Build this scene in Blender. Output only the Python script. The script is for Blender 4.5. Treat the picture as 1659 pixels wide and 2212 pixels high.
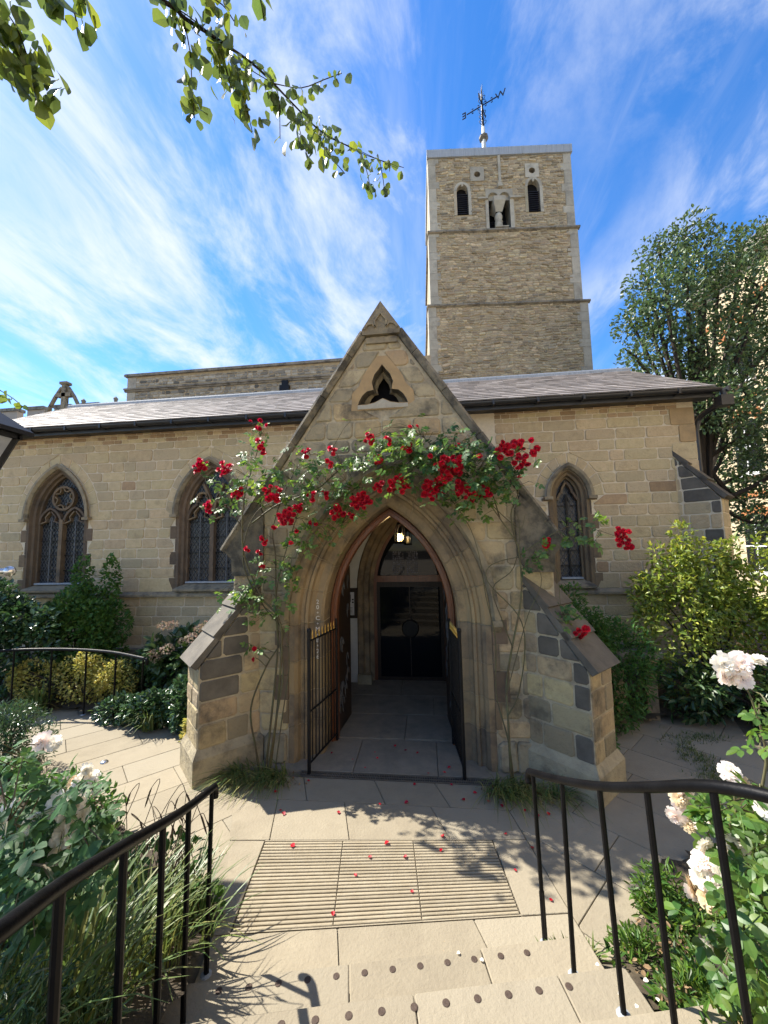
import bpy, math, random
import numpy as np
from mathutils import Vector, Matrix
from mathutils.geometry import tessellate_polygon
random.seed(11)
rng = np.random.default_rng(11)
S = bpy.context.scene
for o in list(bpy.data.objects): bpy.data.objects.remove(o)
# ---------------------------------------------------------------- camera
# world: X along the church front, Y into the church, Z up; camera above the top landing of the steps
CAM_H, PITCH, ROLL, YAW, FPX = 2.5, 5.5, 1.15, 6.3, 830.0
_p, _r, _y = [math.radians(a) for a in (PITCH, ROLL, YAW)]
_f0 = Vector((-math.sin(_y), math.cos(_y), 0)); _r0 = Vector((math.cos(_y), math.sin(_y), 0)); _z = Vector((0, 0, 1))
FW = _f0*math.cos(_p)+_z*math.sin(_p); _u0 = _z*math.cos(_p)-_f0*math.sin(_p)
RT = _r0*math.cos(_r)-_u0*math.sin(_r); UP = _u0*math.cos(_r)+_r0*math.sin(_r)
CAM = Vector((0, 0, CAM_H))
cd = bpy.data.cameras.new('camera'); cam = bpy.data.objects.new('camera', cd); S.collection.objects.link(cam)
cd.sensor_fit = 'HORIZONTAL'; cd.sensor_width = 36; cd.lens = 36*FPX/1659; cd.clip_start = 0.05; cd.clip_end = 2000
cam.matrix_world = Matrix(((RT.x, UP.x, -FW.x, 0), (RT.y, UP.y, -FW.y, 0), (RT.z, UP.z, -FW.z, CAM_H), (0, 0, 0, 1)))
S.camera = cam
S.render.resolution_x, S.render.resolution_y = 768, 1024
def ray(u, v): return RT*((u-829.5)/FPX)+UP*(-(v-1106)/FPX)+FW
def px(u, v, ax, val):
    """point where the view ray of pixel (u, v) meets the plane ax = val"""
    i = 'xyz'.index(ax); d = ray(u, v); t = (val-CAM[i])/d[i]; return CAM+d*t
# ---------------------------------------------------------------- light
SUN = Vector((-0.82, 0.25, 1.0)).normalized()
W = bpy.data.worlds.new('World'); S.world = W; W.use_nodes = True
nt = W.node_tree; nt.nodes.clear()
def nd(t, kind, **kw):
    n = t.nodes.new(kind)
    for k, v in kw.items():
        if k.startswith('i_'):
            k = k[2:]; n.inputs[int(k) if k.isdigit() else k.replace('_', ' ')].default_value = v
        else: setattr(n, k, v)
    return n
def lk(t, a, b): t.links.new(a, b)
sky = nd(nt, 'ShaderNodeTexSky', sky_type='NISHITA', sun_disc=False)
sky.sun_elevation = math.asin(SUN.z); sky.sun_rotation = math.atan2(SUN.x, SUN.y)
sky.air_density = 1.0; sky.dust_density = 0.15; sky.ozone_density = 3.0
hs = nd(nt, 'ShaderNodeHueSaturation', i_Saturation=1.30, i_Value=0.55, i_Hue=0.506); lk(nt, sky.outputs[0], hs.inputs['Color'])
tc = nd(nt, 'ShaderNodeTexCoord'); sx = nd(nt, 'ShaderNodeSeparateXYZ'); lk(nt, tc.outputs['Generated'], sx.inputs[0])
za = nd(nt, 'ShaderNodeMath', operation='ADD', i_1=0.16); lk(nt, sx.outputs[2], za.inputs[0])
zm = nd(nt, 'ShaderNodeMath', operation='MAXIMUM', i_1=0.05); lk(nt, za.outputs[0], zm.inputs[0])
dx = nd(nt, 'ShaderNodeMath', operation='DIVIDE'); lk(nt, sx.outputs[0], dx.inputs[0]); lk(nt, zm.outputs[0], dx.inputs[1])
dy = nd(nt, 'ShaderNodeMath', operation='DIVIDE'); lk(nt, sx.outputs[1], dy.inputs[0]); lk(nt, zm.outputs[0], dy.inputs[1])
cx = nd(nt, 'ShaderNodeCombineXYZ'); lk(nt, dx.outputs[0], cx.inputs[0]); lk(nt, dy.outputs[0], cx.inputs[1])
def cloud(scale, rot, loc, nscale, detail, dist, lo, hi, rough=0.6):
    m = nd(nt, 'ShaderNodeMapping'); m.inputs['Scale'].default_value = scale; m.inputs['Rotation'].default_value = (0, 0, rot); m.inputs['Location'].default_value = loc
    lk(nt, cx.outputs[0], m.inputs[0])
    n = nd(nt, 'ShaderNodeTexNoise', i_Scale=nscale, i_Detail=detail, i_Distortion=dist, i_Roughness=rough); lk(nt, m.outputs[0], n.inputs['Vector'])
    r = nd(nt, 'ShaderNodeMapRange', interpolation_type='SMOOTHSTEP'); r.inputs[1].default_value = lo; r.inputs[2].default_value = hi
    lk(nt, n.outputs[0], r.inputs[0]); return r.outputs[0]
c1 = cloud((1.5, 0.78, 1), 0.5, (0.6, 0.3, 0), 2.1, 11, 0.4, 0.38, 0.68, 0.64)
c2 = cloud((1, 0.8, 1), 0.1, (3.55, 1.2, 0), 0.75, 4, 0.2, 0.32, 0.56, 0.5)
mm = nd(nt, 'ShaderNodeMath', operation='MULTIPLY'); lk(nt, c1, mm.inputs[0]); lk(nt, c2, mm.inputs[1])
c3 = cloud((3.4, 0.4, 1), 0.2, (7.3, 2.2, 0), 1.2, 7, 0.3, 0.50, 0.90)
c3m = nd(nt, 'ShaderNodeMath', operation='MULTIPLY', i_1=0.55); lk(nt, c3, c3m.inputs[0])
ma = nd(nt, 'ShaderNodeMath', operation='MAXIMUM'); lk(nt, mm.outputs[0], ma.inputs[0]); lk(nt, c3m.outputs[0], ma.inputs[1])
cm = nd(nt, 'ShaderNodeMath', operation='MULTIPLY', i_1=0.88, use_clamp=True); lk(nt, ma.outputs[0], cm.inputs[0])
mixc = nd(nt, 'ShaderNodeMix', data_type='RGBA'); mixc.inputs[7].default_value = (1.95, 2.05, 2.22, 1)
lk(nt, cm.outputs[0], mixc.inputs[0]); lk(nt, hs.outputs[0], mixc.inputs[6])
bg = nd(nt, 'ShaderNodeBackground', i_Strength=0.15); lk(nt, mixc.outputs[2], bg.inputs[0])
wo = nd(nt, 'ShaderNodeOutputWorld'); lk(nt, bg.outputs[0], wo.inputs[0])
sl = bpy.data.lights.new('sun', 'SUN'); sl.energy = 3.3; sl.angle = math.radians(0.53); sl.color = (1.0, 0.94, 0.84)
so = bpy.data.objects.new('sun', sl); S.collection.objects.link(so); so.location = SUN*60
so.rotation_euler = (-SUN).to_track_quat('-Z', 'Y').to_euler()
S.view_settings.view_transform = 'Standard'; S.view_settings.look = 'None'; S.view_settings.gamma = 1
S.view_settings.exposure = 1.84
# ---------------------------------------------------------------- materials
MAT = {}
def mat(name, c1, c2=None, rough=0.85, nscale=6.0, rand=0.0, c3=None, stain=None, bump=(0, 0), spec=0.3, metal=0.0,
        trans=0.0, stretch=(1, 1, 1), emit=None, hue=0.0, coat=0.0, lo=0.35, hi=0.65):
    """procedural surface: two-tone noise grain, per-piece variation (object / island), optional stain, bump, leaf translucency"""
    m = bpy.data.materials.new(name); m.use_nodes = True; t = m.node_tree; b = t.nodes['Principled BSDF']; MAT[name] = m
    b.inputs['Roughness'].default_value = rough; b.inputs['Metallic'].default_value = metal
    b.inputs['Specular IOR Level'].default_value = spec
    if coat: b.inputs['Coat Weight'].default_value = coat
    c1 = (*c1, 1); c2 = (*(c2 or c1[:3]), 1)
    geo = nd(t, 'ShaderNodeNewGeometry'); mp = nd(t, 'ShaderNodeMapping'); mp.inputs['Scale'].default_value = stretch
    lk(t, geo.outputs['Position'], mp.inputs[0])
    n = nd(t, 'ShaderNodeTexNoise', i_Scale=nscale, i_Detail=6, i_Roughness=0.62); lk(t, mp.outputs[0], n.inputs['Vector'])
    mr = nd(t, 'ShaderNodeMapRange'); mr.inputs[1].default_value = lo; mr.inputs[2].default_value = hi; lk(t, n.outputs[0], mr.inputs[0])
    mx = nd(t, 'ShaderNodeMix', data_type='RGBA'); mx.inputs[6].default_value = c1; mx.inputs[7].default_value = c2; lk(t, mr.outputs[0], mx.inputs[0])
    col = mx.outputs[2]
    if rand or c3:
        oi = nd(t, 'ShaderNodeObjectInfo'); ad = nd(t, 'ShaderNodeMath', operation='ADD'); fr = nd(t, 'ShaderNodeMath', operation='FRACT')
        lk(t, oi.outputs['Random'], ad.inputs[0]); lk(t, geo.outputs['Random Per Island'], ad.inputs[1]); lk(t, ad.outputs[0], fr.inputs[0])
        if c3:
            m3 = nd(t, 'ShaderNodeMix', data_type='RGBA'); m3.inputs[7].default_value = (*c3, 1)
            f3 = nd(t, 'ShaderNodeMath', operation='MULTIPLY', i_1=7.31); f4 = nd(t, 'ShaderNodeMath', operation='FRACT'); pw = nd(t, 'ShaderNodeMath', operation='POWER', i_1=2.2)
            lk(t, fr.outputs[0], f3.inputs[0]); lk(t, f3.outputs[0], f4.inputs[0]); lk(t, f4.outputs[0], pw.inputs[0])
            lk(t, pw.outputs[0], m3.inputs[0]); lk(t, col, m3.inputs[6]); col = m3.outputs[2]
        if rand:
            mv = nd(t, 'ShaderNodeMapRange'); mv.inputs[3].default_value = 1-rand; mv.inputs[4].default_value = 1+rand; lk(t, fr.outputs[0], mv.inputs[0])
            hv = nd(t, 'ShaderNodeHueSaturation'); lk(t, mv.outputs[0], hv.inputs['Value']); lk(t, col, hv.inputs['Color']); col = hv.outputs[0]
            if hue:
                f5 = nd(t, 'ShaderNodeMath', operation='MULTIPLY', i_1=13.7); f6 = nd(t, 'ShaderNodeMath', operation='FRACT'); mh = nd(t, 'ShaderNodeMapRange')
                mh.inputs[3].default_value = 0.5-hue; mh.inputs[4].default_value = 0.5+hue
                lk(t, fr.outputs[0], f5.inputs[0]); lk(t, f5.outputs[0], f6.inputs[0]); lk(t, f6.outputs[0], mh.inputs[0]); lk(t, mh.outputs[0], hv.inputs['Hue'])
    for sc, lo2, hi2, scol, amt in ([] if not stain else stain if isinstance(stain, list) else [stain]):
        n2 = nd(t, 'ShaderNodeTexNoise', i_Scale=sc, i_Detail=8, i_Roughness=0.68); lk(t, geo.outputs['Position'], n2.inputs['Vector'])
        r2 = nd(t, 'ShaderNodeMapRange'); r2.inputs[1].default_value = lo2; r2.inputs[2].default_value = hi2; r2.inputs[4].default_value = amt; lk(t, n2.outputs[0], r2.inputs[0])
        m2 = nd(t, 'ShaderNodeMix', data_type='RGBA'); m2.inputs[7].default_value = (*scol, 1); lk(t, r2.outputs[0], m2.inputs[0]); lk(t, col, m2.inputs[6]); col = m2.outputs[2]
    lk(t, col, b.inputs['Base Color'])
    if bump[0]:
        n3 = nd(t, 'ShaderNodeTexNoise', i_Scale=bump[0], i_Detail=7, i_Roughness=0.65); lk(t, mp.outputs[0], n3.inputs['Vector'])
        bp = nd(t, 'ShaderNodeBump', i_Strength=bump[1], i_Distance=0.02); lk(t, n3.outputs[0], bp.inputs['Height']); lk(t, bp.outputs[0], b.inputs['Normal'])
    if trans:
        tr = nd(t, 'ShaderNodeBsdfTranslucent'); gm = nd(t, 'ShaderNodeHueSaturation', i_Value=1.7, i_Hue=0.485, i_Saturation=1.1); lk(t, col, gm.inputs['Color']); lk(t, gm.outputs[0], tr.inputs[0])
        ms = nd(t, 'ShaderNodeMixShader', i_0=trans); out = t.nodes['Material Output']
        lk(t, b.outputs[0], ms.inputs[1]); lk(t, tr.outputs[0], ms.inputs[2]); lk(t, ms.outputs[0], out.inputs[0])
    if emit:
        b.inputs['Emission Color'].default_value = (*emit[0], 1); b.inputs['Emission Strength'].default_value = emit[1]
    return m
mat('ashlar', (.55, .435, .26), (.47, .365, .21), nscale=9, rand=.09, c3=(.43, .35, .22), bump=(22, 1.0), stain=[(3.2, .55, .75, (.22, .175, .11), .6), (38, .58, .72, (.26, .20, .12), .75), (11, .60, .74, (.20, .16, .10), .55)], hue=.008)
mat('ashlar_brown', (.38, .265, .15), (.29, .20, .12), nscale=12, rand=.25, bump=(30, .5))
mat('mortar', (.66, .57, .42), (.58, .50, .36), nscale=18, bump=(40, .5), stain=(1.6, .55, .8, (.2, .17, .12), .5))
mat('porch_stone', (.50, .385, .21), (.40, .305, .17), nscale=7, rand=.14, c3=(.27, .225, .15), bump=(16, 1.0), stain=[(1.7, .49, .64, (.075, .066, .052), .85), (30, .58, .72, (.22, .17, .10), .6), (9, .6, .74, (.13, .11, .08), .6)], hue=.012)
mat('porch_grey', (.42, .35, .22), (.32, .27, .175), nscale=7, rand=.14, c3=(.26, .23, .165), bump=(16, 1.0), stain=[(2.0, .49, .64, (.08, .072, .057), .85), (26, .58, .72, (.17, .14, .09), .6)])
mat('porch_mortar', (.48, .405, .275), (.36, .305, .21), nscale=14, bump=(30, .8), stain=(1.7, .50, .66, (.10, .09, .07), .75))
mat('dressing', (.15, .108, .072), (.105, .077, .054), nscale=8, rand=.16, c3=(.22, .16, .09), bump=(24, .35), stain=(2.6, .5, .7, (.05, .045, .04), .7))
mat('arch_stone', (.27, .20, .12), (.195, .148, .095), nscale=6, rand=.16, c3=(.29, .21, .11), bump=(20, .4), stain=[(2.2, .48, .66, (.07, .06, .05), .75), (7, .6, .72, (.38, .27, .12), .5)])
mat('hood_stone', (.30, .25, .16), (.21, .175, .12), nscale=8, rand=.12, bump=(20, .6), stain=(3, .5, .66, (.05, .045, .04), .8))
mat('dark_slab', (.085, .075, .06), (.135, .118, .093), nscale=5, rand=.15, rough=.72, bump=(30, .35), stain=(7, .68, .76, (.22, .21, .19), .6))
mat('coping', (.20, .172, .122), (.10, .09, .07), nscale=6, rand=.16, bump=(22, .8), stain=(3, .47, .62, (.045, .042, .036), .85))
mat('ochre_stone', (.41, .285, .145), (.32, .225, .12), nscale=5, bump=(24, .4), stain=(3, .55, .75, (.2, .16, .1), .6))
mat('rubble', (.53, .435, .285), (.41, .335, .22), nscale=9, rand=.24, c3=(.27, .22, .145), bump=(14, 1.0), hue=.012, stain=[(.9, .5, .68, (.25, .21, .15), .55), (5, .6, .72, (.16, .13, .09), .5)])
mat('rubble_grey', (.42, .355, .245), (.31, .265, .185), nscale=9, rand=.3, c3=(.22, .19, .14), bump=(14, 1.0), hue=.01)
mat('rubble_mortar', (.42, .345, .225), (.30, .24, .155), nscale=11, bump=(16, 1.0))
mat('flint', (.38, .345, .27), (.28, .255, .205), nscale=9, rand=.32, c3=(.12, .115, .10), bump=(20, .7))
mat('quoin', (.42, .385, .305), (.33, .305, .245), nscale=4, rand=.14, bump=(20, .45), stain=(1.4, .54, .72, (.10, .095, .085), .6))
mat('ledge', (.27, .24, .185), (.18, .165, .135), nscale=5, rand=.1, bump=(16, .8), stain=(3, .5, .62, (.05, .047, .043), .7))
mat('lead', (.36, .39, .42), (.25, .275, .30), nscale=3, rough=.55, stretch=(12, 12, .5), spec=.4, bump=(8, .15))
mat('slate', (.27, .242, .225), (.215, .192, .18), nscale=8, rand=.3, rough=.6, c3=(.16, .14, .128), bump=(30, .5), spec=.45, stain=[(2.5, .56, .7, (.15, .145, .12), .5), (9, .63, .72, (.30, .30, .22), .5)])
mat('iron', (.006, .006, .007), (.011, .011, .012), nscale=20, rough=.45, spec=.22, bump=(60, .08))
mat('rail_paint', (.003, .003, .0035), (.006, .006, .007), nscale=9, rough=.42, spec=.14, bump=(50, .12), stain=(25, .66, .72, (.02, .02, .022), .4))
mat('gold', (.55, .36, .10), rough=.38, metal=.8)
mat('gutter', (.014, .015, .018), (.022, .023, .026), rough=.4, spec=.5)
mat('glass_dark', (.018, .021, .026), (.03, .034, .04), nscale=14, rough=.2, spec=.3, rand=.35, bump=(9, .10))
mat('door_glass', (.006, .008, .011), rough=.03, spec=.2)
mat('lead_came', (.11, .114, .12), (.07, .073, .078), rough=.55, nscale=12, spec=.4)
mat('louvre', (.028, .03, .045), (.05, .052, .065), rough=.75)
mat('black_void', (.006, .006, .008), rough=1)  # near black that paints in the shade inside openings
mat('red_oak', (.20, .072, .028), (.12, .042, .018), nscale=5, stretch=(9, 9, .8), rough=.42, spec=.45, coat=.15, bump=(12, .15))
mat('dark_oak', (.028, .018, .013), (.045, .03, .02), nscale=5, stretch=(9, 9, .8), rough=.5)
mat('plaster', (.60, .60, .57), (.52, .52, .49), nscale=5, bump=(18, .12))
mat('bounce_paving', (.56, .48, .36), (.50, .43, .32), nscale=2)  # kept pale so the added court reflects more sun
mat('paving', (.282, .242, .172), (.25, .213, .151), nscale=5, rand=.08, rough=.9, bump=(45, .4), stain=[(2.4, .56, .74, (.20, .17, .118), .6), (45, .62, .74, (.20, .17, .12), .5), (6.5, .62, .72, (.17, .145, .105), .5)], c3=(.28, .245, .18))
mat('paving_old', (.27, .235, .18), (.21, .185, .145), nscale=5, rand=.1, bump=(40, .3), stain=(2.4, .5, .7, (.12, .11, .09), .6))
mat('joint', (.185, .16, .115), (.13, .11, .08), nscale=20)
mat('grate_bar', (.315, .27, .19), (.275, .23, .155), nscale=7, rand=.1, bump=(40, .3), stain=(1.5, .6, .75, (.30, .17, .06), .5))
mat('stud', (.075, .05, .036), (.055, .037, .028), nscale=40, rough=.6, bump=(120, .4))
mat('soil', (.075, .058, .038), (.045, .035, .024), nscale=14, bump=(20, 1.0), stain=(6, .5, .7, (.13, .10, .06), .6))
mat('litter', (.20, .13, .065), (.13, .085, .045), nscale=20, rand=.35, c3=(.30, .22, .12))
mat('gravel', (.17, .15, .125), (.12, .105, .088), nscale=28, bump=(60, .8), stain=(4, .55, .7, (.07, .065, .05), .5))
mat('bark', (.045, .036, .027), (.025, .02, .016), nscale=10, stretch=(6, 6, 1), bump=(14, 1.0))
mat('cane', (.10, .105, .045), (.085, .06, .035), nscale=9, rough=.6, rand=.2)
mat('leaf_rose', (.10, .18, .042), (.07, .14, .038), nscale=7, rough=.40, rand=.3, c3=(.15, .23, .04), trans=.38, spec=.5, hue=.02)
mat('leaf_rose_dark', (.05, .115, .04), (.038, .092, .034), nscale=6, rough=.55, rand=.28, c3=(.075, .145, .04), trans=.28, spec=.25, hue=.015)
mat('leaf_rose_bright', (.075, .155, .028), (.055, .12, .028), nscale=6, rough=.42, rand=.28, c3=(.12, .20, .03), trans=.38, spec=.45, hue=.02)
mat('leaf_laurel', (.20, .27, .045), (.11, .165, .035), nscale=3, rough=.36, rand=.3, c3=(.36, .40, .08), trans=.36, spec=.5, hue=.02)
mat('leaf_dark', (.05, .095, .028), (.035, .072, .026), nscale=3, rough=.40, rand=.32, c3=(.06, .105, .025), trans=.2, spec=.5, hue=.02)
mat('leaf_fern', (.07, .155, .034), (.05, .12, .03), nscale=3, rough=.5, rand=.3, c3=(.085, .165, .032), trans=.3, hue=.02)
mat('leaf_gloss', (.05, .10, .04), (.036, .076, .034), nscale=3, rough=.26, rand=.3, c3=(.06, .12, .035), trans=.15, spec=.65, hue=.02)
mat('leaf_gold', (.40, .37, .09), (.27, .28, .06), nscale=6, rough=.42, rand=.35, c3=(.42, .38, .13), trans=.3, hue=.02)
mat('leaf_tree', (.068, .115, .045), (.05, .088, .038), nscale=1.2, rough=.42, rand=.32, c3=(.085, .135, .045), trans=.28, spec=.45, hue=.02)
mat('leaf_lime', (.075, .115, .034), (.055, .085, .028), nscale=9, rough=.36, rand=.28, c3=(.15, .20, .03), trans=.48, spec=.5, hue=.015)
mat('blade', (.10, .15, .04), (.065, .11, .032), nscale=5, rough=.4, rand=.32, c3=(.16, .17, .055), trans=.25, hue=.02)
mat('blade_dry', (.36, .32, .13), (.25, .25, .08), nscale=5, rough=.6, rand=.3, c3=(.12, .15, .04), trans=.2)
mat('seed_head', (.085, .058, .036), (.06, .042, .028), nscale=30, rand=.25)
mat('petal_red', (.62, .010, .022), (.42, .006, .016), nscale=9, rough=.5, rand=.3, c3=(.26, .006, .02), trans=.2, spec=.3)
mat('petal_white', (.80, .78, .72), (.72, .68, .58), nscale=12, rough=.6, rand=.07, trans=.3, spec=.2)
mat('petal_blush', (.82, .76, .71), (.80, .69, .63), nscale=12, rough=.6, rand=.08, trans=.3, c3=(.82, .78, .70), spec=.2)
mat('petal_faded', (.70, .60, .42), (.60, .46, .28), nscale=12, rough=.7, rand=.2, trans=.25)
mat('hydrangea', (.36, .24, .19), (.26, .19, .14), nscale=12, rand=.25, c3=(.28, .27, .16), trans=.15)
mat('cream_brick', (.60, .49, .32), (.52, .42, .27), nscale=3, rand=.1, bump=(10, .3))
mat('orange_brick', (.42, .17, .06), (.34, .14, .055), nscale=4, rand=.15)
mat('pale_render', (.42, .36, .29), (.36, .31, .25), nscale=2, bump=(8, .2))
mat('white_paint', (.75, .74, .72), rough=.5)
mat('lamp_glass', (.22, .24, .26), (.16, .175, .19), nscale=3, rough=.12, spec=.6)
mat('stained', (.10, .10, .13), (.05, .05, .08), rand=.5, rough=.4)
mat('paper', (.62, .63, .66), rough=.7)
mat('ink', (.05, .05, .06), rough=.8)
mat('chalk', (.72, .70, .64), rough=1)
mat('pole_paint', (.52, .54, .52), (.42, .44, .42), rough=.45)
mat('steel', (.62, .62, .63), rough=.25, metal=.9)
mat('bulb', (1, .8, .4), emit=((1.0, .66, .22), 4))
mat('lantern_glass', (.30, .20, .07), rough=.2, emit=((1.0, .62, .2), .25))
# ---------------------------------------------------------------- object helpers
INV = {}
def link(o): S.collection.objects.link(o); return o
def setp(o, parent):
    if parent is not None:
        o.parent = parent
        if parent.name in INV: o.matrix_parent_inverse = INV[parent.name]
    return o
def root(name, label, cat, loc=(0, 0, 0), rz=0.0, group=None, local=False):
    o = link(bpy.data.objects.new(name, None)); o.location = loc; o.rotation_euler = (0, 0, rz); o.empty_display_size = .2
    if not local: INV[o.name] = (Matrix.Translation(loc) @ Matrix.Rotation(rz, 4, 'Z')).inverted()
    return tag(o, label, cat, group)
def tag(o, label=None, cat=None, group=None, kind=None):
    if label: o['label'] = label
    if cat: o['category'] = cat
    if group: o['group'] = group
    if kind: o['kind'] = kind
    return o
def mesh(name, V, F, m, smooth=False):
    me = bpy.data.meshes.new(name)
    if isinstance(V, np.ndarray): V = V.tolist()
    if isinstance(F, np.ndarray): F = F.tolist()
    me.from_pydata(V, [], F)
    for x in (m if isinstance(m, (list, tuple)) else [m]): me.materials.append(MAT[x])
    if smooth: me.polygons.foreach_set('use_smooth', [True]*len(me.polygons))
    me.update(); return me
def obj(name, VF, m, parent=None, smooth=False, kind=None, label=None, midx=None):
    if VF is None: return None
    me = mesh(name, VF[0], VF[1], m, smooth)
    if midx is not None: me.polygons.foreach_set('material_index', midx)
    o = link(bpy.data.objects.new(name, me)); setp(o, parent)
    if kind: o['kind'] = kind
    if label: o['label'] = label
    return o
def inst(name, me, parent, loc, rot=(0, 0, 0), sc=1.0):
    o = link(bpy.data.objects.new(name, me)); setp(o, parent)
    if isinstance(rot, Matrix):
        o.matrix_basis = Matrix.Translation(loc) @ rot.to_4x4() @ Matrix.Scale(sc, 4)
    else:
        o.location = loc; o.rotation_euler = rot; o.scale = (sc, sc, sc)
    return o
def join(parts):
    V = []; F = []
    for v, f in parts:
        n = len(V); V.extend([tuple(p) for p in v]); F.extend([tuple(i+n for i in q) for q in f])
    return V, F
def box(x0, x1, y0, y1, z0, z1):
    V = [(x, y, z) for z in (z0, z1) for y in (y0, y1) for x in (x0, x1)]
    return V, [(0, 2, 3, 1), (4, 5, 7, 6), (0, 1, 5, 4), (2, 6, 7, 3), (0, 4, 6, 2), (1, 3, 7, 5)]
def xf(VF, M): return [tuple(M @ Vector(v)) for v in VF[0]], VF[1]
def tube(pts, r, n=6, cap=True):
    pts = [Vector(p) for p in pts]; m = len(pts)
    if not isinstance(r, (list, tuple)): r = [r]*m
    V = []; F = []; ref = None
    for i, p in enumerate(pts):
        d = (pts[min(i+1, m-1)]-pts[max(i-1, 0)]).normalized()
        if ref is None:
            ref = Vector((0, 0, 1)) if abs(d.z) < .9 else Vector((1, 0, 0))
        a = d.cross(ref).normalized(); b = a.cross(d).normalized(); ref = b
        for k in range(n):
            t = 2*math.pi*k/n; V.append(tuple(p+a*(r[i]*math.cos(t))+b*(r[i]*math.sin(t))))
    for i in range(m-1):
        for k in range(n):
            F.append((i*n+k, i*n+(k+1) % n, (i+1)*n+(k+1) % n, (i+1)*n+k))
    if cap: F.append(tuple(range(n))[::-1]); F.append(tuple(range((m-1)*n, m*n)))
    return V, F
def smooth_path(pts, k=4):
    """Catmull-Rom through the points"""
    P = [Vector(p) for p in pts]; P = [P[0]*2-P[1]]+P+[P[-1]*2-P[-2]]; out = []
    for i in range(1, len(P)-2):
        for j in range(k):
            t = j/k; a, b, c, d = P[i-1:i+3]
            out.append(.5*((2*b)+(c-a)*t+(2*a-5*b+4*c-d)*t*t+(3*b-a-3*c+d)*t**3))
    out.append(P[-2]); return out
def lathe(prof, c, n=12):
    V = []; F = []; m = len(prof)
    for r, z in prof:
        for k in range(n):
            t = 2*math.pi*k/n; V.append((c[0]+r*math.cos(t), c[1]+r*math.sin(t), c[2]+z))
    for i in range(m-1):
        for k in range(n): F.append((i*n+k, i*n+(k+1) % n, (i+1)*n+(k+1) % n, (i+1)*n+k))
    F.append(tuple(range(n))[::-1]); F.append(tuple(range((m-1)*n, m*n))); return V, F
class Frame:
    """2-D (a, b) plus out-of-face height h to 3-D"""
    def __init__(s, o, ea, eb, n): s.o, s.a, s.b, s.n = Vector(o), Vector(ea), Vector(eb), Vector(n)
    def __call__(s, a, b, h=0.0): return tuple(s.o+s.a*a+s.b*b+s.n*h)
FRONT = lambda y: Frame((0, y, 0), (1, 0, 0), (0, 0, 1), (0, -1, 0))
FLAT = lambda z=0: Frame((0, 0, z), (1, 0, 0), (0, 1, 0), (0, 0, 1))
def ccw(poly):
    a = sum(poly[i-1][0]*poly[i][1]-poly[i][0]*poly[i-1][1] for i in range(len(poly)))
    return poly if a > 0 else poly[::-1]
def area(poly): return abs(sum(poly[i-1][0]*poly[i][1]-poly[i][0]*poly[i-1][1] for i in range(len(poly))))/2
def inset(poly, d):
    """move every edge of a convex ccw polygon inward by d"""
    n = len(poly); out = []
    for i in range(n):
        p0, p1, p2 = Vector(poly[i-1]), Vector(poly[i]), Vector(poly[(i+1) % n])
        e1 = (p1-p0); e2 = (p2-p1)
        if e1.length < 1e-6 or e2.length < 1e-6: out.append(tuple(p1)); continue
        e1.normalize(); e2.normalize(); n1 = Vector((-e1.y, e1.x)); n2 = Vector((-e2.y, e2.x)); b = n1+n2
        if b.length < 1e-4: out.append(tuple(p1)); continue
        b.normalize(); k = d/max(.35, b.dot(n1)); out.append(tuple(p1+b*k))
    return out
def clip(poly, a, b, c):
    """keep a*x + b*y <= c"""
    out = []; n = len(poly)
    for i in range(n):
        p, q = poly[i], poly[(i+1) % n]; fp = a*p[0]+b*p[1]-c; fq = a*q[0]+b*q[1]-c
        if fp <= 0: out.append(p)
        if fp*fq < 0:
            t = fp/(fp-fq); out.append((p[0]+(q[0]-p[0])*t, p[1]+(q[1]-p[1])*t))
    return out
def clean(poly):
    out = []
    for p in poly:
        if not out or (Vector(p)-Vector(out[-1])).length > .012: out.append(p)
    if len(out) > 1 and (Vector(out[0])-Vector(out[-1])).length < .012: out.pop()
    return out
def stone(poly, fr, gap=.008, proud=.012, ch=.008, sink=.03, rnd=.02, jit=.0, tilt=.012):
    """one dressed block on a face: rounded corners, chamfered edge, slightly uneven front"""
    poly = ccw(clean(poly))
    if len(poly) < 3: return None
    poly = clean(inset(poly, gap))
    if len(poly) < 3 or area(poly) < 1e-4: return None
    P = []; n = len(poly)
    for i in range(n):
        p0, p1, p2 = Vector(poly[i-1]), Vector(poly[i]), Vector(poly[(i+1) % n])
        a = p0-p1; b = p2-p1; r = min(rnd*random.uniform(.5, 1.4), a.length*.3, b.length*.3)
        if r < .004 or n > 7: P.append(tuple(p1)); continue
        P.append(tuple(p1+a.normalized()*r)); P.append(tuple(p1+b.normalized()*r))
    if jit: P = [(x+random.uniform(-jit, jit), y+random.uniform(-jit, jit)) for x, y in P]
    Q = inset(P, ch); m = len(P); pr = proud*random.uniform(.6, 1.35); tx, ty = random.uniform(-tilt, tilt), random.uniform(-tilt, tilt)
    cx, cy = sum(p[0] for p in P)/m, sum(p[1] for p in P)/m
    V = [fr(x, y, -sink) for x, y in P]+[fr(x, y, pr-ch*.8) for x, y in P]+[fr(x, y, pr+tx*(x-cx)+ty*(y-cy)) for x, y in Q]
    F = []
    for k in range(2):
        for i in range(m): F.append((k*m+i, k*m+(i+1) % m, (k+1)*m+(i+1) % m, (k+1)*m+i))
    F.append(tuple(range(2*m, 3*m)))
    if fr.a.cross(fr.b).dot(fr.n) < 0: F = [f[::-1] for f in F]
    return V, F
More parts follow.
